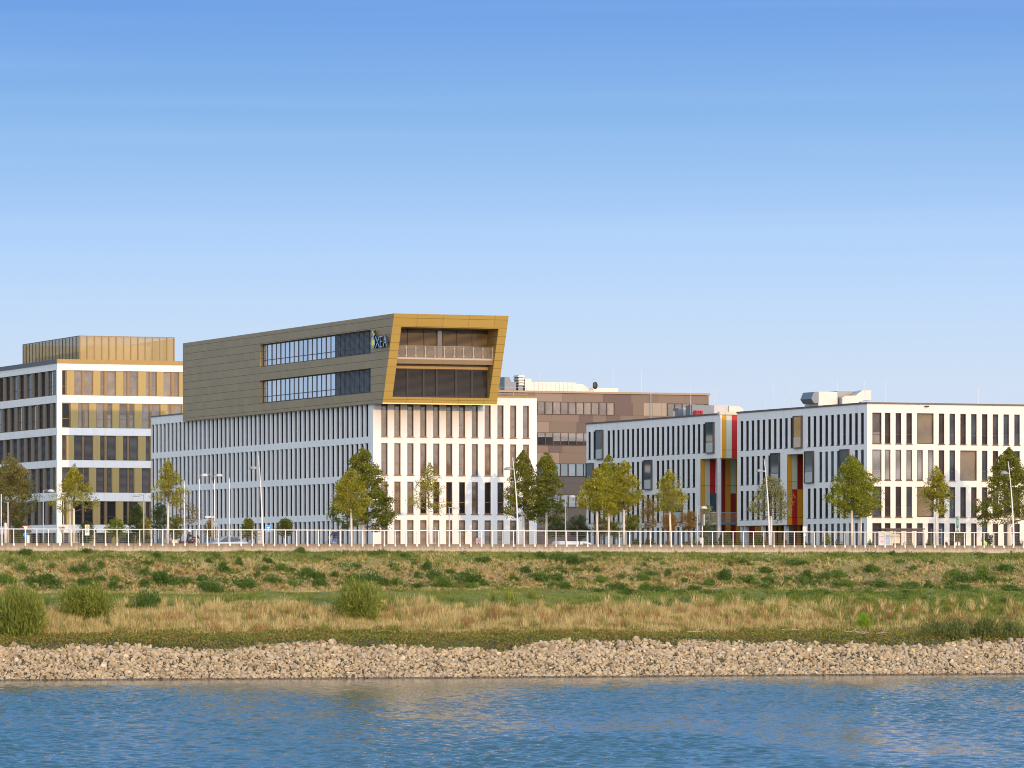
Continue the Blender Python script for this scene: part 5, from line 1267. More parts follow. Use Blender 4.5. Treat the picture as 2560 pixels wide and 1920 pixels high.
tree(2340, TN+.5, 1166, 1283, 84, 'street_tree', 'slim yellow-green tree right of the bus shelter', 'yellow', 'egg', 3000, 110, .165, group=G1)
tree(2522, TF, 1120, 1312, 162, 'street_tree', 'big dark green tree behind the leaning lamp at the right edge', 'dark', 'leafy', 9500, 240, .19, True, tr=.15, seed=21, group=G2)
# smaller planting in front of the blocks
TS = 389.0
G3 = 'small trees and shrubs before the offices'
def shrub(u, vt, vb, wpx, kind, label, n=900, prof='round', t=TS, name='small_tree', trunk=.04, leaf=.14):
    return tree(u, t, vt, vb, wpx, name, label, kind, prof, n, 60, leaf, False, tr=trunk, clump_r=.26, cat='small tree' if name == 'small_tree' else 'shrub', group=G3)
shrub(48, 1296, 1358, 54, 'dull', 'olive shrub behind the red yield sign', 1500, 'round', name='shrub')
shrub(217, 1303, 1352, 40, 'deep', 'dark round shrub behind the bus stop sign', 1000, 'round', name='shrub')
shrub(290, 1296, 1345, 46, 'green', 'round green shrub between the bus stop sign and the street lamp', 1100, 'round')
shrub(342, 1258, 1360, 64, 'deep', 'dark conifer-like tree left of the slit-window facade', 2200, 'cone')
shrub(366, 1293, 1352, 34, 'yellow', 'yellowing slim shrub against the dark conifer', 900, 'egg')
shrub(398, 1258, 1320, 44, 'deep', 'dark green small tree left of the pale trunk by the motorcyclist', 1500, 'round')
shrub(438, 1290, 1345, 40, 'dark', 'green shrub right of the pale trunk by the motorcyclist', 1000, 'round')
shrub(470, 1255, 1318, 70, 'russet', 'nearly leafless reddish small tree above the motorcyclist', 420, 'round')
shrub(527, 1294, 1345, 30, 'russet', 'narrow brownish small tree under the white street name plate', 800, 'egg')
shrub(620, 1291, 1348, 36, 'dark', 'tall oval clipped small tree left of the blue dead-end sign', 1300, 'egg')
shrub(713, 1295, 1340, 33, 'dark', 'ball-headed small tree right of the blue dead-end sign', 1100, 'round')
shrub(1390, 1288, 1345, 70, 'deep', 'dark bushy small tree left of the lamp before the brown block', 1600, 'round', 392)
shrub(1450, 1287, 1345, 52, 'deep', 'dark bushy small tree right of the lamp before the brown block', 1400, 'round', 392)
shrub(1503, 1291, 1345, 44, 'russet', 'browning small tree between the pale trunks of the cluster', 1100, 'round')
shrub(1538, 1300, 1345, 34, 'dark', 'small green tree behind the pale trunks of the cluster', 800, 'round')
shrub(1577, 1284, 1330, 44, 'dark', 'dark green small tree just right of the tree cluster', 1200, 'round')
shrub(1622, 1238, 1332, 48, 'russet', 'tall airy browning small tree left of the orange one', 1000, 'egg')
shrub(1669, 1281, 1329, 40, 'orange', 'bright orange-leaved small tree left of a leaning pale trunk', 1100, 'round')
shrub(1721, 1276, 1328, 42, 'orange', 'orange-brown small tree left of the white lamp', 1100, 'round')
shrub(1768, 1252, 1328, 44, 'grey', 'almost bare small tree in front of the orange and green panels', 330, 'egg')
shrub(2068, 1334, 1362, 17, 'green', 'thin young green plant at the slit windows right of the white plate', 260, 'egg', name='shrub')
shrub(2394, 1327, 1356, 22, 'dull', 'small round shrub behind the green stop flag', 380, 'round')
shrub(2470, 1334, 1364, 24, 'deep', 'dark small shrub above a bright green bag', 420, 'round')
HB = leaf_mat('clipped_hedge_leaf', [(0,(.03,.045,.01)),(.5,(.08,.095,.02)),(1,(.16,.16,.04))], .3, 1.2)
HO = leaf_mat('autumn_hedge_leaf', [(0,(.07,.045,.015)),(.5,(.19,.105,.03)),(1,(.32,.18,.06))], .3, 1.2)
hp = [bush_mesh('hedge_bush', HB, 700, 10, .18, .10, 200), bush_mesh('hedge_bush', HO, 700, 10, .18, .10, 201)]
for u, vt, wpx, k, lab in [(1590,1343,32,0,'clipped ball bush under the dark tree right of the cluster'),(1627,1341,32,0,'clipped ball bush under the airy browning tree'),(1665,1351,24,1,'low rusty bush under the bright orange tree'),(1716,1351,28,0,'low loose bush under the orange-brown tree'),(1750,1332,44,0,'taller green bush at the foot of the white lamp'),(1790,1341,32,0,'green bush right of the small notice stand'),(1815,1321,46,0,'tallest bush before the entrance column'),(1846,1346,30,0,'low bush before the dark undercroft, right of the tallest bush'),(1892,1326,42,0,'rounded bush before the undercroft panels'),(1917,1341,24,1,'orange bush at the foot of the tall leaning lamp'),(1966,1349,30,1,'rusty low bush below the red panel'),(2022,1352,26,0,'low dome bush right of the white plate sign'),(2096,1347,28,0,'clipped dome bush left of the twin pale trunks'),(2177,1346,22,0,'leafy bush left of the bus shelter'),(2271,1348,26,0,'dark clipped bush under the bus shelter roof'),(2322,1345,30,0,'dark clipped hedge block right of the bus shelter'),(2367,1354,20,1,'low rusty plant left of the green stop flag'),(2548,1348,34,0,'dark hedge bush at the right edge')]:
    t_ = TS-1.5; s_ = S_at(u, t_); pm_ = ppm(s_, t_); o = obj_from('hedge_bush', hp[k].copy() if False else hp[k], None, (s_, t_, GROUND-.05), u*.7)
    hm = Zv(vt, s_, t_)-GROUND+.1; o.scale = (wpx/pm_*.56, wpx/pm_*.5, hm*1.15); tag(o, lab, 'bush', 'clipped bushes before the offices')
# tree guards
def tree_guard(u, t, vt, label):
    s_ = S_at(u, t); h = Zv(vt, s_, t)-GROUND; r_ = .34
    g = thing('tree_guard', label, 'tree guard', (s_, t, GROUND), 0, 'open metal guards round young trunks')
    for a, b in ((-r_,-r_),(r_,-r_),(r_,r_),(-r_,r_)):
        mb = MB(); mb.bar((a,b,0),(a,b,h),.02,0,5); mb.build('post', STEEL, g)
    mb = MB()
    for z_ in (h*.3,h*.62,h*.97):
        for p_, q_ in (((-r_,-r_),(r_,-r_)),((r_,-r_),(r_,r_)),((r_,r_),(-r_,r_)),((-r_,r_),(-r_,-r_))): mb.bar((*p_,z_),(*q_,z_),.014,0,4)
    mb.build('crossbars', STEEL, g)
tree_guard(185, TN, 1315, 'square metal guard round the thin tree trunk by the bus stop sign')
tree_guard(1076, TN, 1318, 'square metal guard round the very sparse tree by the sunlit front')
tree_guard(2341, TN+.5, 1322, 'square metal guard round the slim trunk right of the shelter')

# ================================================================== street furniture
WM = WHITEPAINT
LAMPG = M('lamp_grey', (.30,.30,.30), .5, .2); LAMPW = M('lamp_head_paint', (.52,.50,.46), .5)
def tall_lamp(ub, ut, vt, vl, label):
    t_ = T_WALL+1.6; s_ = S_at(ub, t_); top = S_at(ut, t_)-s_; z1 = Zv(vt, s_, t_)-GROUND; zl_ = Zv(vl, s_, t_)-GROUND
    r_ = thing('tall_lamp', label, 'street lamp', (s_, t_, GROUND), 0, 'tall leaning white lamps along the promenade')
    bend = lambda z: top*(.35*z/z1+.65*(max(0,z/z1))**2.6)
    mb = MB(); zs = np.linspace(0, z1, 12); mb.tube([(bend(z),0,z) for z in zs], list(np.linspace(.095,.022,12)), 8); mb.build('pole', WM, r_)
    xb = bend(zl_); mb = MB(); mb.bar((xb,0,zl_+.05),(xb-.30,0,zl_+.10),.03,0,6); mb.build('arm', WM, r_)
    mb = MB(); c_ = (xb-.52,0,zl_); mb.ball(c_, (.36,.36,.26), 14, 8, 0, -.06); mb.build('lamp_shade', LAMPG, r_)
for a in ((657,645.5,1138,1173,'tall leaning white lamp left of the blue dead-end sign'),(1296,1281.5,1144,1175,'tall leaning white lamp in front of the dark tree at the sunlit front'),(1924.5,1910,1147,1180,'tall leaning white lamp before the grey-green tree and coloured panels'),(2535,2520,1153,1185,'tall leaning white lamp at the right edge, before the big dark tree')): tall_lamp(*a)
def low_lamp(u, vt, dirs, label, t_=T_WALL+12.5, group='low street lamps with half-dome heads'):
    s_ = S_at(u, t_); h = Zv(vt, s_, t_)-GROUND
    r_ = thing('street_lamp', label, 'street lamp', (s_, t_, GROUND), 0, group)
    mb = MB(); mb.tube([(0,0,0),(0,0,h*.25),(0,0,h if len(dirs) < 2 else h*.93)], [.07,.055,.04], 7); mb.build('pole', STEEL, r_)
    for d in dirs:
        mb = MB(); mb.tube([(0,0,h*.93 if len(dirs) > 1 else h-.05),(d*.18,0,h-.02),(d*.38,0,h+.02)], [.035,.03,.03], 6); mb.build('arm', STEEL, r_)
        mb = MB(); mb.ball((d*.66,0,h-.16), (.32,.26,.23), 14, 8, 0, -.05); mb.build('lamp_shade', LAMPW, r_)
low_lamp(108,1225,[1],'low street lamp with white half-dome before the brown fins, left of the thin tree')
low_lamp(359.5,1236.5,[-1],'low street lamp with head turned to the banded block, by the dark conifer')
low_lamp(530,1186,[-1,1],'double-headed street lamp beside the white flagpoles')
low_lamp(1123,1268,[1],'low street lamp right of the very sparse tree at the sunlit front')
low_lamp(1414,1240,[1],'low street lamp in the gap before the brown patchwork block')
low_lamp(1743,1267,[1],'low street lamp beside the sign board by the orange panels')
for u, v, lab in ((461,1203,'white flagpole nearest the motorcyclist'),(498.7,1197,'white flagpole left of the double-headed lamp'),(536,1198,'white flagpole just right of the double-headed lamp'),(573.6,1196,'white flagpole left of the tall leaning lamp, above the silver car')):
    t_ = T_WALL+17; s_ = S_at(u, t_); h = Zv(v, s_, t_)-GROUND
    f = thing('flagpole', lab, 'flagpole', (s_, t_, GROUND), 0, 'bare white flagpoles before the slit facade')
    mb = MB(); mb.tube([(0,0,.12),(0,0,h)], [.07,.035], 8); mb.build('pole', WM, f); mb = MB(); mb.tube([(0,0,0),(0,0,.12)], [.16,.13], 10); mb.build('base', STEEL, f); mb = MB(); mb.ball((0,0,h+.03), .06, 8, 5); mb.build('finial', STEEL, f)
# slim poles at the far left
for u, v, lab in ((3,1235,'slim pale pole at the left edge before the olive tree'),(20,1255,'slim pale pole in front of the olive tree trunk'),(160,1240,'slim pale post carrying the back of a yield sign'),(175,1256,'slim pale pole left of the thin tree trunk by the bus stop')):
    if 'yield' in lab: continue
    t_ = T_WALL+8; s_ = S_at(u, t_); h = Zv(v, s_, t_)-GROUND; mb = MB(); mb.tube([(0,0,0),(0,0,h)], [.05,.035], 7); mb.tube([(0,0,0),(0,0,.1)],[.09,.09],8)
    o = mb.build('slim_pole', WM); o.location = (s_, t_, GROUND); tag(o, lab, 'pole', 'slim pale poles')
mb = MB(); t_ = T_WALL+6; s_ = S_at(13.8, t_); h = Zv(1307, s_, t_)-GROUND; mb.tube([(0,0,0),(0,0,h-.05),(0,0,h)], [.11,.11,.05], 9); o = mb.build('wooden_stake', PALEBARK); o.location = (s_,t_,GROUND); tag(o, 'thick pale wooden stake beside the olive tree trunk', 'stake')
RED = M('sign_red', (.55,.03,.03), .45, var=.03); SBLUE = M('traffic_blue', (.03,.25,.62), .4, var=.03); GREY_BACK = M('sign_back_grey', (.30,.29,.28), .5, .3); SGREEN = M('stop_green', (.03,.16,.11), .5); SYEL = M('stop_yellow', (.80,.55,.02), .4); INK = M('print_dark', (.06,.06,.07), .6); SKYP = M('print_blue', (.25,.45,.70), .6); PALEY = M('print_cream', (.74,.68,.52), .6); PINKP = M('pinkish_board', (.40,.30,.31), .6, var=.25, scale=6)
def sign_at(name, label, cat, u, t_, vlow=None):
    s_ = S_at(u, t_); return thing(name, label, cat, (s_, t_, GROUND)), s_, (lambda v: Zv(v, s_, t_)-GROUND), ppm(s_, t_)
def post(p, h, mat=STEEL, r=.03): mb = MB(); mb.tube([(0,.03,0),(0,.03,h)], r, 7); mb.build('post', mat, p)
def tri(w, h, y0, y1, ztop): return [(-w/2,y0,ztop),(w/2,y0,ztop),(0,y0,ztop-h)]
# yield signs
sg_, s_, zz, pm_ = sign_at('yield_sign', 'red-rimmed white triangular yield sign seen from the front', 'road sign', 64, T_WALL+7)
post(sg_, zz(1318)); w_ = 18.5/pm_; mb = MB(); mb.prism(tri(w_, w_*.9, -.01,0,zz(1314)), (0,.02,0)); mb.build('rim', RED, sg_)
mb = MB(); mb.prism([(-w_*.33,-.016,zz(1314)-w_*.10),(w_*.33,-.016,zz(1314)-w_*.10),(0,-.016,zz(1314)-w_*.70)], (0,.004,0)); mb.build('face', WM, sg_)
mb = MB(); mb.disc((0,-.012,zz(1337)), 6.2/pm_, 'y', .02, 18); mb.build('round_plate', SBLUE, sg_)
sg_, s_, zz, pm_ = sign_at('yield_sign', 'grey back of a triangular yield sign on its pole before the white corner pier', 'road sign', 155, T_WALL+8)
mb = MB(); mb.tube([(.06*0+5/pm_,.04,0),(5/pm_,.04,zz(1238))], [.035,.03], 7); mb.build('post', WM, sg_)
w_ = 20.5/pm_; mb = MB(); mb.prism(tri(w_, w_*.93, 0,0,zz(1316.5)), (0,.02,0)); mb.build('plate', GREY_BACK, sg_); mb = MB(); mb.box(-.015,.015,-.02,-.002,zz(1333),zz(1317)); mb.box(.0,5/pm_,-.02,.03,zz(1320),zz(1318.5)); mb.build('bracket', DARKMETAL, sg_)
# bus stop sign with yellow disc and H
sg_, s_, zz, pm_ = sign_at('bus_stop_sign', 'white bus stop sign with yellow disc and letter H on a green post', 'bus stop sign', 217.5, T_WALL+1.2)
post(sg_, zz(1330), SGREEN, .035); w_ = 11.5/pm_; mb = MB(); mb.box(-w_/2,w_/2,-.05,0,zz(1338.5),zz(1312)); mb.build('board', WM, sg_)
mb = MB(); mb.disc((0,-.062,zz(1317.5)), 4.3/pm_, 'y', .01, 20); mb.build('yellow_disc', SYEL, sg_)
mb = MB(); r_ = 4.3/pm_
for i in range(20):
    a, b = 2*math.pi*i/20, 2*math.pi*(i+1)/20; mb.quad(*[(r_*k_*math.cos(x),-.066,zz(1317.5)+r_*k_*math.sin(x)) for k_, x in ((1,a),(1,b),(.82,b),(.82,a))])
for x in (-1,1): mb.box(x*r_*.34-.012,x*r_*.34+.012,-.068,-.064,zz(1317.5)-r_*.45,zz(1317.5)+r_*.45)
mb.box(-r_*.34,r_*.34,-.068,-.064,zz(1317.5)-.012,zz(1317.5)+.012); mb.build('letter', SGREEN, sg_)
mb = MB()
for k in range(3): mb.box(-w_*.36,w_*.2,-.056,-.052,zz(1326+k*2.5),zz(1325.4+k*2.5))
mb.build('timetable_lines', INK, sg_)
# dead-end sign
sg_, s_, zz, pm_ = sign_at('dead_end_sign', 'blue square dead-end road sign with white T', 'road sign', 670.5, T_WALL+9)
post(sg_, zz(1314)); w_ = 15/pm_; mb = MB(); mb.box(-w_/2,w_/2,-.02,0,zz(1329),zz(1313.8)); mb.build('plate', WM, sg_)
mb = MB(); mb.box(-w_*.46,w_*.46,-.026,-.021,zz(1328.4),zz(1314.4)); mb.build('blue_field', SBLUE, sg_)
mb = MB(); mb.box(-w_*.10,w_*.10,-.034,-.028,zz(1327.6),zz(1320.4)); mb.box(-w_*.25,w_*.25,-.034,-.028,zz(1320.2),zz(1318)); mb.build('white_bar', WM, sg_)
# direction arrow and street name plate
sg_, s_, zz, pm_ = sign_at('direction_sign', 'grey arrow-shaped direction sign pointing left by the double-headed lamp', 'road sign', 537.5, T_WALL+9)
mb = MB(); mb.tube([(5.5/pm_,.04,0),(5.5/pm_,.04,zz(1304))], .03, 7); mb.build('post', WM, sg_)
mb = MB(); k_ = 1/pm_; mb.prism([(-9*k_,0,zz(1310)),(-4.5*k_,0,zz(1302.5)),(7.5*k_,0,zz(1302.5)),(7.5*k_,0,zz(1316.5)),(-4.5*k_,0,zz(1317))], (0,.025,0)); mb.build('arrow_plate', M('blue_grey_plate',(.20,.26,.29),.5,.2), sg_)
mb = MB()
for k in range(2): mb.box(-4*k_,5*k_,-.008,-.003,zz(1309.6+k*4),zz(1307.4+k*4))
mb.build('lettering', M('faded_print',(.36,.42,.45),.6), sg_)
sg_, s_, zz, pm_ = sign_at('street_name_plate', 'long white street name plate above the grey direction sign', 'street sign', 530.5, T_WALL+14)
post(sg_, zz(1290), STEEL); mb = MB(); mb.box(-19/pm_,7/pm_,-.04,-.01,zz(1294.2),zz(1290)); mb.build('plate', WM, sg_)
mb = MB()
for k in range(9): mb.box((-17+k*2.5)/pm_,(-15.4+k*2.5)/pm_,-.046,-.042,zz(1293),zz(1291.3))
mb.build('lettering', M('faint_print',(.55,.55,.56),.6), sg_)
# white cabinet
sg_, s_, zz, pm_ = sign_at('utility_cabinet', 'narrow white cabinet right of the red yield sign', 'cabinet', 70, T_WALL+1.0)
w_ = 6/pm_; mb = MB(); mb.box(-w_/2,w_/2,-.1,.2,0,zz(1338)-.04); mb.build('body', WM, sg_); mb = MB(); mb.box(-w_/2-.02,w_/2+.02,-.12,.22,zz(1338)-.038,zz(1338)); mb.build('lid', WM, sg_)
# info stele, board, white plate, stop flag
sg_, s_, zz, pm_ = sign_at('information_stele', 'grey upright information stele left of the tall leaning lamp foot', 'information sign', 649, T_WALL+16)
w_ = 10.5/pm_; mb = MB(); mb.box(-w_/2,w_/2,0,.15,0,zz(1327)); mb.build('body', M('stele_grey',(.36,.36,.37),.4,.3), sg_)
mb = MB()
for k, (a, b) in enumerate(((-.4,.3),(-.4,.1),(-.4,.25))): mb.box(a*w_,b*w_,-.008,-.003,zz(1341+k*4),zz(1340+k*4))
mb.box(-.42*w_,.42*w_,-.008,-.003,zz(1336),zz(1333.6)); mb.build('print', INK, sg_)
sg_, s_, zz, pm_ = sign_at('sign_board', 'tall dark sign board on a post right of the low white lamp', 'sign', 1756, T_WALL+3)
post(sg_, zz(1288), WM, .045); w_ = 6.5/pm_; mb = MB(); mb.box(-w_*.5,w_*.45,-.05,-.005,zz(1314),zz(1286)); mb.build('board', M('dark_board',(.09,.085,.085),.5), sg_); mb = MB(); mb.box(w_*.46,w_*.75,-.06,.0,zz(1314),zz(1286)); mb.build('edge_strip', WM, sg_)
sg_, s_, zz, pm_ = sign_at('white_plate_sign', 'small white square plate on a thin grey post left of the slit windows', 'road sign', 2011.5, T_WALL+5)
post(sg_, zz(1315), GREY_BACK); w_ = 10.8/pm_; mb = MB(); mb.box(-w_/2,w_/2,-.02,0,zz(1328.6),zz(1316)); mb.build('plate', M('plate_white',(.62,.60,.57),.5), sg_); mb = MB(); mb.box(-w_*.32,w_*.36,-.02,0,zz(1340),zz(1334)); mb.build('lower_plate', WM, sg_)
sg_, s_, zz, pm_ = sign_at('stop_flag', 'narrow green and grey stop flag sign on a green post', 'bus stop sign', 2393.5, T_WALL+1.3)
post(sg_, zz(1318), SGREEN, .035); w_ = 6/pm_; mb = MB(); mb.box(-w_/2,w_/2,-.04,0,zz(1319.5),zz(1291)); mb.build('frame', SGREEN, sg_); mb = MB(); mb.box(-w_*.38,w_*.38,-.05,-.042,zz(1313.5),zz(1292)); mb.build('face', M('flag_grey',(.24,.30,.29),.5), sg_); mb = MB(); mb.disc((0,-.058,zz(1298)), w_*.33, 'y', .006, 14, sx=.8); mb.build('disc', M('flag_dark_disc',(.05,.10,.07),.5), sg_)
# pink board, notice stand, orange dispenser, bag
sg_, s_, zz, pm_ = sign_at('notice_board', 'pinkish square board with dark print standing by the sunlit front', 'notice board', 1196, T_WALL+17)
w_ = 15.5/pm_; mb = MB(); mb.box(-w_/2,w_/2,-.03,0,zz(1362),zz(1345.5)); mb.build('board', PINKP, sg_); mb = MB(); mb.box(-w_/2-.03,w_/2+.03,-.035,.01,zz(1345.4),zz(1344.6)); mb.box(-w_/2-.035,-w_/2-.003,-.035,.01,0,zz(1345.4)); mb.box(w_/2+.003,w_/2+.035,-.035,.01,0,zz(1345.4)); mb.build('frame', DARKMETAL, sg_); mb = MB(); mb.prism([(-w_*.1+.02*math.cos(i), -.036, zz(1358)) for i in range(1)]*1+[(-w_*.12,-.036,zz(1361.5)),(w_*.16,-.036,zz(1361.5)),(w_*.02,-.036,zz(1354.5))], (0,.004,0)); mb.box(-w_*.25,w_*.3,-.036,-.032,zz(1352),zz(1351)); mb.build('print', INK, sg_)
sg_, s_, zz, pm_ = sign_at('notice_stand', 'small white-legged notice stand with dark and white sheets by the bushes', 'notice stand', 1750.5, T_WALL+2.2)
mb = MB()
for x in (-8.5,8.5): mb.bar((x/pm_,0,0),(x/pm_,0,zz(1344.5)),.02,0,5)
mb.bar((-8.5/pm_,0,zz(1344.5)),(8.5/pm_,0,zz(1344.5)),.015,0,5); mb.build('frame', WM, sg_)
mb = MB(); mb.box(-8/pm_,0,-.02,-.004,zz(1352),zz(1345)); mb.build('dark_sheet', M('grey_sheet_print',(.25,.25,.30),.6), sg_); mb = MB(); mb.box(.5/pm_,6.5/pm_,-.02,-.004,zz(1359),zz(1345)); mb.build('white_sheet', WM, sg_)
sg_, s_, zz, pm_ = sign_at('orange_dispenser', 'small orange box fixed to a post beside the right tall lamp', 'dispenser', 2530.5, T_WALL+1.9)
post(sg_, zz(1318), STEEL); mb = MB(); w_ = 5.6/pm_; mb.prism([(-w_/2,-.03,zz(1334)),(w_*.3,-.03,zz(1336)),(w_/2,-.03,zz(1319)),(-w_/2,-.03,zz(1318))], (0,-.14,0)); mb.build('box', M('orange_enamel',(.75,.24,.02),.45), sg_); mb = MB(); mb.box(-w_*.3,w_*.25,-.18,-.172,zz(1331.5),zz(1331)); mb.box(-w_*.3,w_*.25,-.18,-.172,zz(1324),zz(1322.6)); mb.build('label_print', DARKMETAL, sg_)
sg_, s_, zz, pm_ = sign_at('green_bag', 'bright lime green bag tied at the foot of the dark small shrub', 'bag', 2463.5, T_WALL+2.0)
mb = MB(); kx = 1/pm_; zb0 = zz(1361); mb.add([(-5*kx,-.1,zz(1351)),(-1*kx,-.16,zz(1353.5)),(4.5*kx,-.1,zz(1356.5)),(2.5*kx,-.16,zz(1361)),(-3.5*kx,-.14,zz(1360)),(-4*kx,.1,zz(1352)),(3.8*kx,.1,zz(1357)),(2*kx,.1,0),(-3*kx,.1,0),(-3*kx,-.12,0),(2*kx,-.12,0)], [(0,1,4),(1,2,3,4),(0,5,6,2,1),(5,8,7,6),(2,6,7,3),(0,4,8,5),(4,3,10,9),(3,7,10),(4,9,8),(9,10,7,8)]); mb.build('sack', M('lime_plastic',(.38,.62,.05),.45), sg_)
# bus shelter
ts = T_WALL+2.2; s0, s1 = S_at(2197, ts), S_at(2306, ts); sm = (s0+s1)/2
sh = thing('bus_shelter', 'glass bus shelter with dark flat roof and poster panels', 'bus shelter', (sm, ts, GROUND)); zz = lambda v: Zv(v, sm, ts)-GROUND
w_ = (s1-s0)/2; mb = MB(); mb.box(-w_,w_,-.5,1.1,zz(1324),zz(1321)); mb.box(-w_+.5,w_-.2,-.46,1.05,zz(1327),zz(1324)-.003); mb.build('roof', M('shelter_roof',(.075,.055,.05),.5,.2), sh)
for x in (-w_+.45,-w_*.1,w_-.06):
    mb = MB(); mb.box(x-.04,x+.04,.85,.93,0,zz(1327)); mb.build('post', BROWNF, sh)
mb = MB(); mb.box(w_-.10,w_-.04,-.4,-.32,0,zz(1327)); mb.build('post', STEEL, sh)
X2 = lambda u: S_at(u, ts)-sm
mb = MB(); mb.quad((X2(2232),.9,.3),(X2(2300),.9,.3),(X2(2300),.9,zz(1327)),(X2(2232),.9,zz(1327))); mb.build('glass_panel', BGL, sh)
mb = MB(); mb.box(X2(2197.5),X2(2227),.05,.2,.02,zz(1328.5)); mb.build('poster_case', M('cream_case',(.70,.66,.55),.5), sh)
mb = MB(); mb.box(X2(2200),X2(2211),.035,.046,zz(1362),zz(1338)); mb.build('printed_list', WM, sh)
mb = MB(); mb.box(X2(2211.5),X2(2225.5),.035,.046,zz(1362),zz(1338)); mb.build('printed_map', M('map_print',(.36,.45,.60),.6,var=.5,scale=5), sh)
mb = MB()
for k in range(7): mb.box(X2(2201),X2(2209),.03,.034,zz(1360.5-k*3),zz(1359.3-k*3))
mb.build('print_lines', M('print_red_grey',(.45,.25,.25),.6), sh)
mb = MB(); mb.box(X2(2230),X2(2255),.4,.5,zz(1358),zz(1334)); mb.build('poster', PALEY, sh)
mb = MB(); mb.box(X2(2232),X2(2300),.55,.85,.42,.47); mb.build('bench', STEEL, sh)

# ================================================================== vehicles
TYRE = M('tyre', (.02,.02,.02), .8); RIM = M('rim', (.5,.5,.52), .35, .7); CARGLASS = M('car_glass', (.02,.025,.03), .08, 0, var=.05, ior=1.7)
def wheel(parent, x, y, r):
    c_ = obj_from('wheel', None, parent, (x,y,r))
    n = 22; mb = MB(); prof = [(r*.62,-.09),(r*.93,-.1),(r,-.07),(r,.07),(r*.93,.1),(r*.62,.09)]
    vs = [(p*math.cos(2*math.pi*i/n), q_, p*math.sin(2*math.pi*i/n)) for i in range(n) for p, q_ in prof]; k = len(prof)
    mb.add(vs, [(i*k+j, ((i+1)%n)*k+j, ((i+1)%n)*k+j+1, i*k+j+1) for i in range(n) for j in range(k-1)], 0, True); mb.build('tyre', TYRE, c_)
    mb = MB(); mb.disc((0,-.055,0), r*.62, 'y', .11, 18)
    for i in range(5):
        a = i*2*math.pi/5; mb.bar((r*.1*math.cos(a),-.07,r*.1*math.sin(a)),(r*.58*math.cos(a),-.07,r*.58*math.sin(a)),.03,0,4)
    mb.build('rim', RIM, c_)
def loft(mb, secs, mi=0):
    n = len(secs[0]); vs = [p for sct in secs for p in sct]; fs = []
    for i in range(len(secs)-1):
        for k in range(n): fs.append((i*n+k, i*n+(k+1)%n, (i+1)*n+(k+1)%n, (i+1)*n+k))
    fs.append(tuple(range(n-1,-1,-1))); fs.append(tuple((len(secs)-1)*n+k for k in range(n))); mb.add(vs, fs, mi, True)
def car(name, label, cat, loc, rz, paint, st, glass, L_, R_=.31, lights=True):
    """st: stations (x, z_low, z_belt, z_roof or None, half width low, half width roof); nose at -x"""
    c_ = thing(name, label, cat, loc, rz); mb = MB(); secs = []
    for x, zl_, zb3, zr3, w1, w2 in st:
        zr3 = zb3+.001 if zr3 is None else zr3
        secs.append([(x,-w1*.86,zl_),(x,-w1,zl_+.18),(x,-w1,zb3-.12),(x,-w1*.97,zb3),(x,-w2,zr3-.06 if zr3 > zb3+.1 else zr3),(x,-w2*.8,zr3),(x,w2*.8,zr3),(x,w2,zr3-.06 if zr3 > zb3+.1 else zr3),(x,w1*.97,zb3),(x,w1,zb3-.12),(x,w1,zl_+.18),(x,w1*.86,zl_)])
    loft(mb, secs); mb.build('body', paint, c_)
    for pts in glass:
        for sgn in (-1,1):
            mb = MB(); mb.prism([(x, sgn*(yy+.012), z) for x, yy, z in pts], (0, sgn*.006, 0)); mb.build('window', CARGLASS, c_)
    wb = L_*.29
    for x in (-wb*1.02, wb*1.0):
        for y in (-.78,.78): wheel(c_, x, y, R_)
    if lights:
        for y in (-.6,.6):
            mb = MB(); mb.ball((st[0][0]+.12,y,.66), (.14,.18,.09), 10, 6); mb.build('headlight', M('headlight_glass',(.7,.72,.74),.1), c_)
            mb = MB(); mb.ball((st[-1][0]-.08,y,.82), (.08,.15,.12), 10, 6); mb.build('tail_light', RED, c_)
    return c_
hatch = [(-2.1,.30,.62,None,.72,.60),(-2.0,.22,.76,None,.82,.66),(-1.2,.20,.90,None,.87,.72),(-.75,.20,.95,1.0,.88,.72),(-.05,.20,.97,1.42,.88,.62),(.6,.20,.98,1.47,.88,.62),(1.3,.20,1.0,1.40,.88,.60),(1.85,.22,1.0,1.08,.86,.66),(2.08,.30,.92,None,.80,.66)]
hglass = [[(-.62,.84,1.0),(.05,.655,1.36),(.25,.655,1.39),(.25,.85,1.0)],[(.32,.85,1.0),(.32,.655,1.39),(1.15,.645,1.36),(1.5,.80,1.04)]]
tr1 = T_WALL+8.8; s_ = S_at(556, tr1)
car('silver_car', 'silver-grey hatchback driving behind the railing by the flagpoles', 'car', (s_, tr1, Zv(1340.5, s_, tr1)-1.47), 0, M('silver_paint',(.40,.43,.45),.3,.6,var=.05), hatch, hglass, 4.2)
van = [(-2.45,.35,.75,None,.80,.66),(-2.3,.25,.98,None,.90,.72),(-1.55,.22,1.12,None,.93,.78),(-.8,.22,1.15,1.75,.94,.80),(-.4,.22,1.16,1.88,.94,.84),(2.2,.22,1.16,1.90,.94,.84),(2.4,.30,1.14,1.80,.92,.82)]
vglass = [[(-1.0,.93,1.2),(-.62,.86,1.66),(.0,.86,1.70),(.0,.93,1.2)]]
tr2 = 402.0; s_ = S_at(1448, tr2)
car('white_van', 'white van parked between the blocks, only its roof above the wall', 'van', (s_, tr2, Zv(1353, s_, tr2)-1.90), math.pi, M('white_car_paint',(.78,.74,.66),.3,.1,var=.03), van, vglass, 4.8, .33)
tr3 = 404.5; s_ = S_at(1392, tr3)
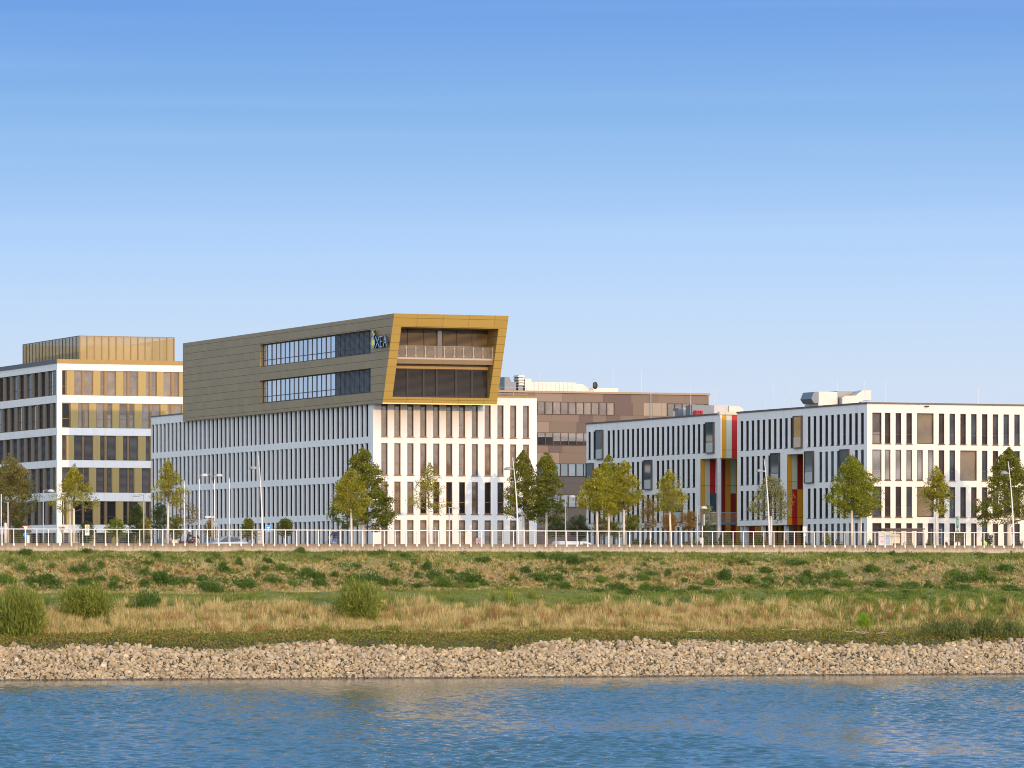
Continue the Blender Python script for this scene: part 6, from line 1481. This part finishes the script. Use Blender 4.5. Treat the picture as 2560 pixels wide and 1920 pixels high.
car('grey_car', 'grey-blue car parked left of the white van, roof just above the wall', 'car', (s_, tr3, Zv(1355.5, s_, tr3)-1.47), 0, M('grey_blue_paint',(.25,.29,.34),.25,.6,var=.05), hatch, hglass, 4.2)
mb = MB()
# parking bays behind the wall, level with the promenade
# ---- people
SKIN = M('skin', (.52,.30,.20), .55, var=.05); NAVY = M('navy_cloth', (.02,.03,.075), .85); BLUESH = M('blue_shorts', (.04,.12,.42), .85); DARKHAIR = M('dark_hair', (.03,.02,.015), .7); BLACKJ = M('dark_jacket', (.025,.028,.035), .6); PALECL = M('pale_shirt', (.55,.45,.42), .8); HELM = M('white_helmet', (.62,.66,.72), .3); VISOR = M('visor', (.02,.02,.025), .1)
def body(parent, name, J, E, mats, cut=None):
    """one continuous skinned figure: joints with radii, edges between them"""
    names = list(J); bm = bmesh.new(); vs = {k: bm.verts.new(J[k][:3]) for k in names}
    for a, b in E: bm.edges.new((vs[a], vs[b]))
    me = bpy.data.meshes.new(name); bm.to_mesh(me); bm.free()
    o = obj_from(name, me, parent)
    sk = o.modifiers.new('skin', 'SKIN'); o.modifiers.new('sub', 'SUBSURF').levels = 2; o.modifiers['sub'].render_levels = 2
    if not me.skin_vertices: me.skin_vertices.new()
    for i, k in enumerate(names): r = J[k][3]; me.skin_vertices[0].data[i].radius = (r, r); me.skin_vertices[0].data[i].use_root = (k == 'pelvis')
    for m_ in mats: me.materials.append(m_)
    dg = bpy.context.evaluated_depsgraph_get(); em = bpy.data.meshes.new_from_object(o.evaluated_get(dg)); o.modifiers.clear(); o.data = em
    for p in em.polygons:
        p.use_smooth = True
        if cut: p.material_index = cut(p.center)
    return o
def rider(parent, lean, seat, grip, foot, mats, cut):
    x0, z0 = seat; hx, hz = x0-lean[0], z0+lean[1]
    J = {'pelvis': (x0,0,z0,.14), 'belly': (x0-lean[0]*.3,0,z0+lean[1]*.36,.135), 'chest': (x0-lean[0]*.75,0,z0+lean[1]*.75,.155), 'neck': (hx-.02,0,hz+.08,.058), 'head': (hx-.07,0,hz+.24,.10), 'crown': (hx-.06,0,hz+.32,.075)}
    E = [('pelvis','belly'),('belly','chest'),('chest','neck'),('neck','head'),('head','crown')]
    for sd, y in (('l',-1),('r',1)):
        J['sh'+sd] = (hx+.01,y*.19,hz-.03,.065); J['el'+sd] = ((hx+grip[0])/2+.04,y*.27,(hz+grip[1])/2-.06,.045); J['wr'+sd] = (grip[0]+.05,y*.25,grip[1]+.02,.032); J['ha'+sd] = (grip[0]-.03,y*.25,grip[1],.036)
        J['hip'+sd] = (x0-.02,y*.10,z0-.05,.105); fx, fz = foot if y < 0 else (foot[0]+.12, foot[1]+.14); kx, kz = (x0+fx)/2-.22, (z0+fz)/2+.08
        J['kn'+sd] = (kx,y*.13,kz,.062); J['an'+sd] = (fx+.06,y*.12,fz+.06,.042); J['to'+sd] = (fx-.14,y*.12,fz,.035)
        E += [('chest','sh'+sd),('sh'+sd,'el'+sd),('el'+sd,'wr'+sd),('wr'+sd,'ha'+sd),('pelvis','hip'+sd),('hip'+sd,'kn'+sd),('kn'+sd,'an'+sd),('an'+sd,'to'+sd)]
    b = body(parent, 'body', J, E, mats, cut)
    return J, b
def bike_wheel(p, x, r, name='wheel'):
    n = 24; mb = MB(); pts = [(x+r*math.cos(2*math.pi*i/n),0,r+r*math.sin(2*math.pi*i/n)) for i in range(n+1)]; mb.tube(pts, .02, 5, 0, False)
    for i in range(10): a = 2*math.pi*i/10; mb.bar((x,0,r),(x+r*.97*math.cos(a),0,r+r*.97*math.sin(a)),.004,0,3)
    mb.build(name, TYRE, p)
def bicycle(label, loc, rz, paint):
    b = thing('bicycle', label, 'bicycle', loc, rz)
    for x in (-.52,.52): bike_wheel(b, x, .34)
    mb = MB()
    for p_, q_ in (((-.38,0,.86),(-.52,0,.34)),((-.36,0,.78),(.02,0,.30)),((-.37,0,.84),(.20,0,.80)),((.02,0,.30),(.22,0,.88)),((.02,0,.30),(.52,0,.34)),((.21,0,.80),(.52,0,.34))): mb.bar(p_, q_, .022, 0, 6)
    mb.build('frame', paint, b)
    mb = MB(); mb.tube([(-.38,0,.86),(-.42,0,1.02)], .016, 6); mb.tube([(-.36,-.27,1.04),(-.44,-.12,1.03),(-.44,.12,1.03),(-.36,.27,1.04)], .015, 6); mb.build('handlebar', STEEL, b)
    mb = MB(); mb.ball((.25,0,.94), (.14,.07,.04), 10, 6); mb.build('saddle', TYRE, b)
    mb = MB(); mb.bar((.02,-.1,.30),(-.1,-.1,.18),.012,0,5); mb.bar((.02,.1,.30),(.14,.1,.42),.012,0,5); mb.bar((.02,-.1,.3),(.02,.1,.3),.02,0,6); mb.build('crank', STEEL, b)
    return b
def face(parent, hx, hz, skin):
    mb = MB(); mb.ball((hx-.165,0,hz-.015), (.022,.014,.024), 8, 5); mb.build('nose', skin, parent)
    for y in (-.035,.035):
        mb = MB(); mb.ball((hx-.145,y,hz+.02), .011, 8, 5); mb.build('eye', DARKHAIR, parent)
    mb = MB(); mb.ball((hx-.145,0,hz-.06), (.01,.026,.007), 8, 4); mb.build('mouth', M('lips',(.35,.14,.11),.6), parent)
    for y in (-.098,.098):
        mb = MB(); mb.ball((hx-.06,y,hz), (.022,.01,.032), 8, 5); mb.build('ear', skin, parent)
tcy = T_WALL+2.6; s_ = S_at(834, tcy)
bicycle('bicycle ridden by the person with a navy backpack behind the railing', (s_, tcy, GROUND), 0, M('bike_dark',(.03,.03,.035),.4,.5))
pe = thing('person', 'cyclist in navy top, blue shorts and navy backpack, leaning over handlebars', 'person', (s_, tcy, GROUND))
def cutc(c):
    if c.z > 1.53 or (c.x < -.21 and c.z < 1.22): return 0
    if c.z > 1.02: return 1
    if c.z > .70: return 2
    return 0
J, b_ = rider(pe, (.26,.42), (.22,1.0), (-.40,1.06), (.02,.20), [SKIN, NAVY, BLUESH], cutc)
hx, hz = J['head'][0], J['head'][2]; face(pe, hx+.03, hz, SKIN)
mb = MB(); mb.ball((hx+.045,0,hz+.05), (.115,.105,.105), 14, 9, 0, -.3); mb.build('hair', DARKHAIR, pe)
for sd, y in (('l',-1),('r',1)):
    for f in range(4): x_, z_ = J['ha'+sd][0], J['ha'+sd][2]; mb = MB(); mb.tube([(x_-.02,y*(.22+.02*f),z_+.02),(x_-.055,y*(.22+.02*f),z_+.01),(x_-.06,y*(.22+.02*f),z_-.025),(x_-.035,y*(.22+.02*f),z_-.04)], [.010,.010,.009,.007], 6); mb.build('finger', SKIN, pe)
mb = MB(); vs = [(.10,-.15,1.12),(.34,-.13,1.04),(.34,.13,1.04),(.10,.15,1.12),(-.06,-.16,1.50),(.18,-.13,1.52),(.18,.13,1.52),(-.06,.16,1.50)]
mb.add([(x+.10,y,z) for x,y,z in vs], [(0,3,2,1),(4,5,6,7),(0,1,5,4),(1,2,6,5),(2,3,7,6),(3,0,4,7)]); o = mb.build('backpack', NAVY); o.parent = None; o.location = (s_, tcy, GROUND); tag(o, 'navy backpack on the back of the leaning cyclist', 'backpack')
bv = o.modifiers.new('soft', 'BEVEL'); bv.width = .05; bv.segments = 3
s2_ = S_at(881, T_WALL+4.0); bicycle('bicycle leaning by the pale trunk at the gold-topped block corner, without rider', (s2_, T_WALL+4.0, GROUND), 1.2, M('bike_red',(.30,.03,.04),.4,.3))
# motorcyclist
tmc = T_WALL+7.6; s_ = S_at(478, tmc)
mc = thing('motorcycle', 'dark red motorcycle with luggage behind the railing', 'motorcycle', (s_, tmc, 9.42), math.pi)
for x in (-.72,.72): bike_wheel(mc, x, .31)
RD = M('dark_red_paint', (.12,.012,.015), .3, .2)
mb = MB(); mb.ball((-.14,0,.86), (.34,.17,.17), 14, 8); mb.build('tank', RD, mc)
mb = MB(); mb.ball((.38,0,.80), (.42,.15,.09), 14, 7); mb.build('seat', TYRE, mc)
mb = MB(); mb.box(-.28,.22,-.17,.17,.30,.66); mb.tube([(.0,-.2,.30),(.5,-.22,.34),(.95,-.22,.42)], .05, 8); mb.build('engine', DARKMETAL, mc)
mb = MB(); mb.tube([(-.72,0,.31),(-.46,0,1.0)], .04, 7); mb.tube([(-.44,-.36,1.04),(-.5,0,1.06),(-.44,.36,1.04)], .018, 6); mb.build('fork', STEEL, mc)
mb = MB(); mb.ball((-.62,0,.92), (.12,.13,.14), 12, 7); mb.build('headlight', STEEL, mc)
mb = MB(); mb.prism([(-.72,-.18,.98),(-.72,.18,.98),(-.55,.16,1.30),(-.55,-.16,1.30)], (.015,0,0)); mb.build('windscreen', CARGLASS, mc)
for y in (-.24,.24): mb = MB(); mb.box(.52,.98,y-.1,y+.1,.52,.86); mb.build('side_case', RD, mc)
pm2 = thing('person', 'motorcyclist in dark jacket and white helmet on a dark red motorcycle', 'person', (s_, tmc, 9.42), math.pi)
J, b_ = rider(pm2, (.10,.50), (.30,.92), (-.40,1.08), (.10,.38), [SKIN, BLACKJ], lambda c: 1)
hx, hz = J['head'][0], J['head'][2]
mb = MB(); mb.ball((hx+.0,0,hz+.03), (.155,.135,.165), 16, 10); mb.build('helmet', HELM, pm2); mb = MB(); mb.ball((hx-.055,0,hz+.02), (.11,.115,.06), 12, 7); mb.build('visor', VISOR, pm2)
for sd, y in (('l',-1),('r',1)):
    for f in range(4): x_, z_ = J['ha'+sd][0], J['ha'+sd][2]; mb = MB(); mb.tube([(x_-.02,y*(.22+.02*f),z_+.02),(x_-.055,y*(.22+.02*f),z_+.01),(x_-.06,y*(.22+.02*f),z_-.03)], [.012,.012,.010], 6); mb.build('finger', BLACKJ, pm2)
# low things left of the motorcycle
sg_, s_, zz, pm_ = sign_at('cargo_trailer', 'low trailer with grey cover and cream panels left of the motorcycle', 'trailer', 421, T_WALL+10)
k_ = 1/pm_; mb = MB(); mb.box(-19*k_,-4*k_,-.3,.9,zz(1358),zz(1348)); mb.build('grey_cover', M('tarpaulin',(.20,.20,.22),.6), sg_); mb = MB(); mb.box(6*k_,12*k_,-.3,.9,zz(1358),zz(1350)); mb.prism([(12.3*k_,-.3,zz(1358)),(21*k_,-.3,zz(1358)),(21*k_,-.3,zz(1349)),(10.5*k_,-.3,zz(1350))], (0,1.2,0)); mb.build('panel', M('cream_board',(.62,.55,.42),.6), sg_); mb = MB(); mb.box(-20*k_,22*k_,-.35,.95,.35,zz(1358)-.003); mb.build('bed', DARKMETAL, sg_)
for x in (-10,12): mb = MB(); mb.tube([(x*k_,-.4,.25),(x*k_,1.0,.25)], .25, 14); mb.build('wheel', TYRE, sg_)
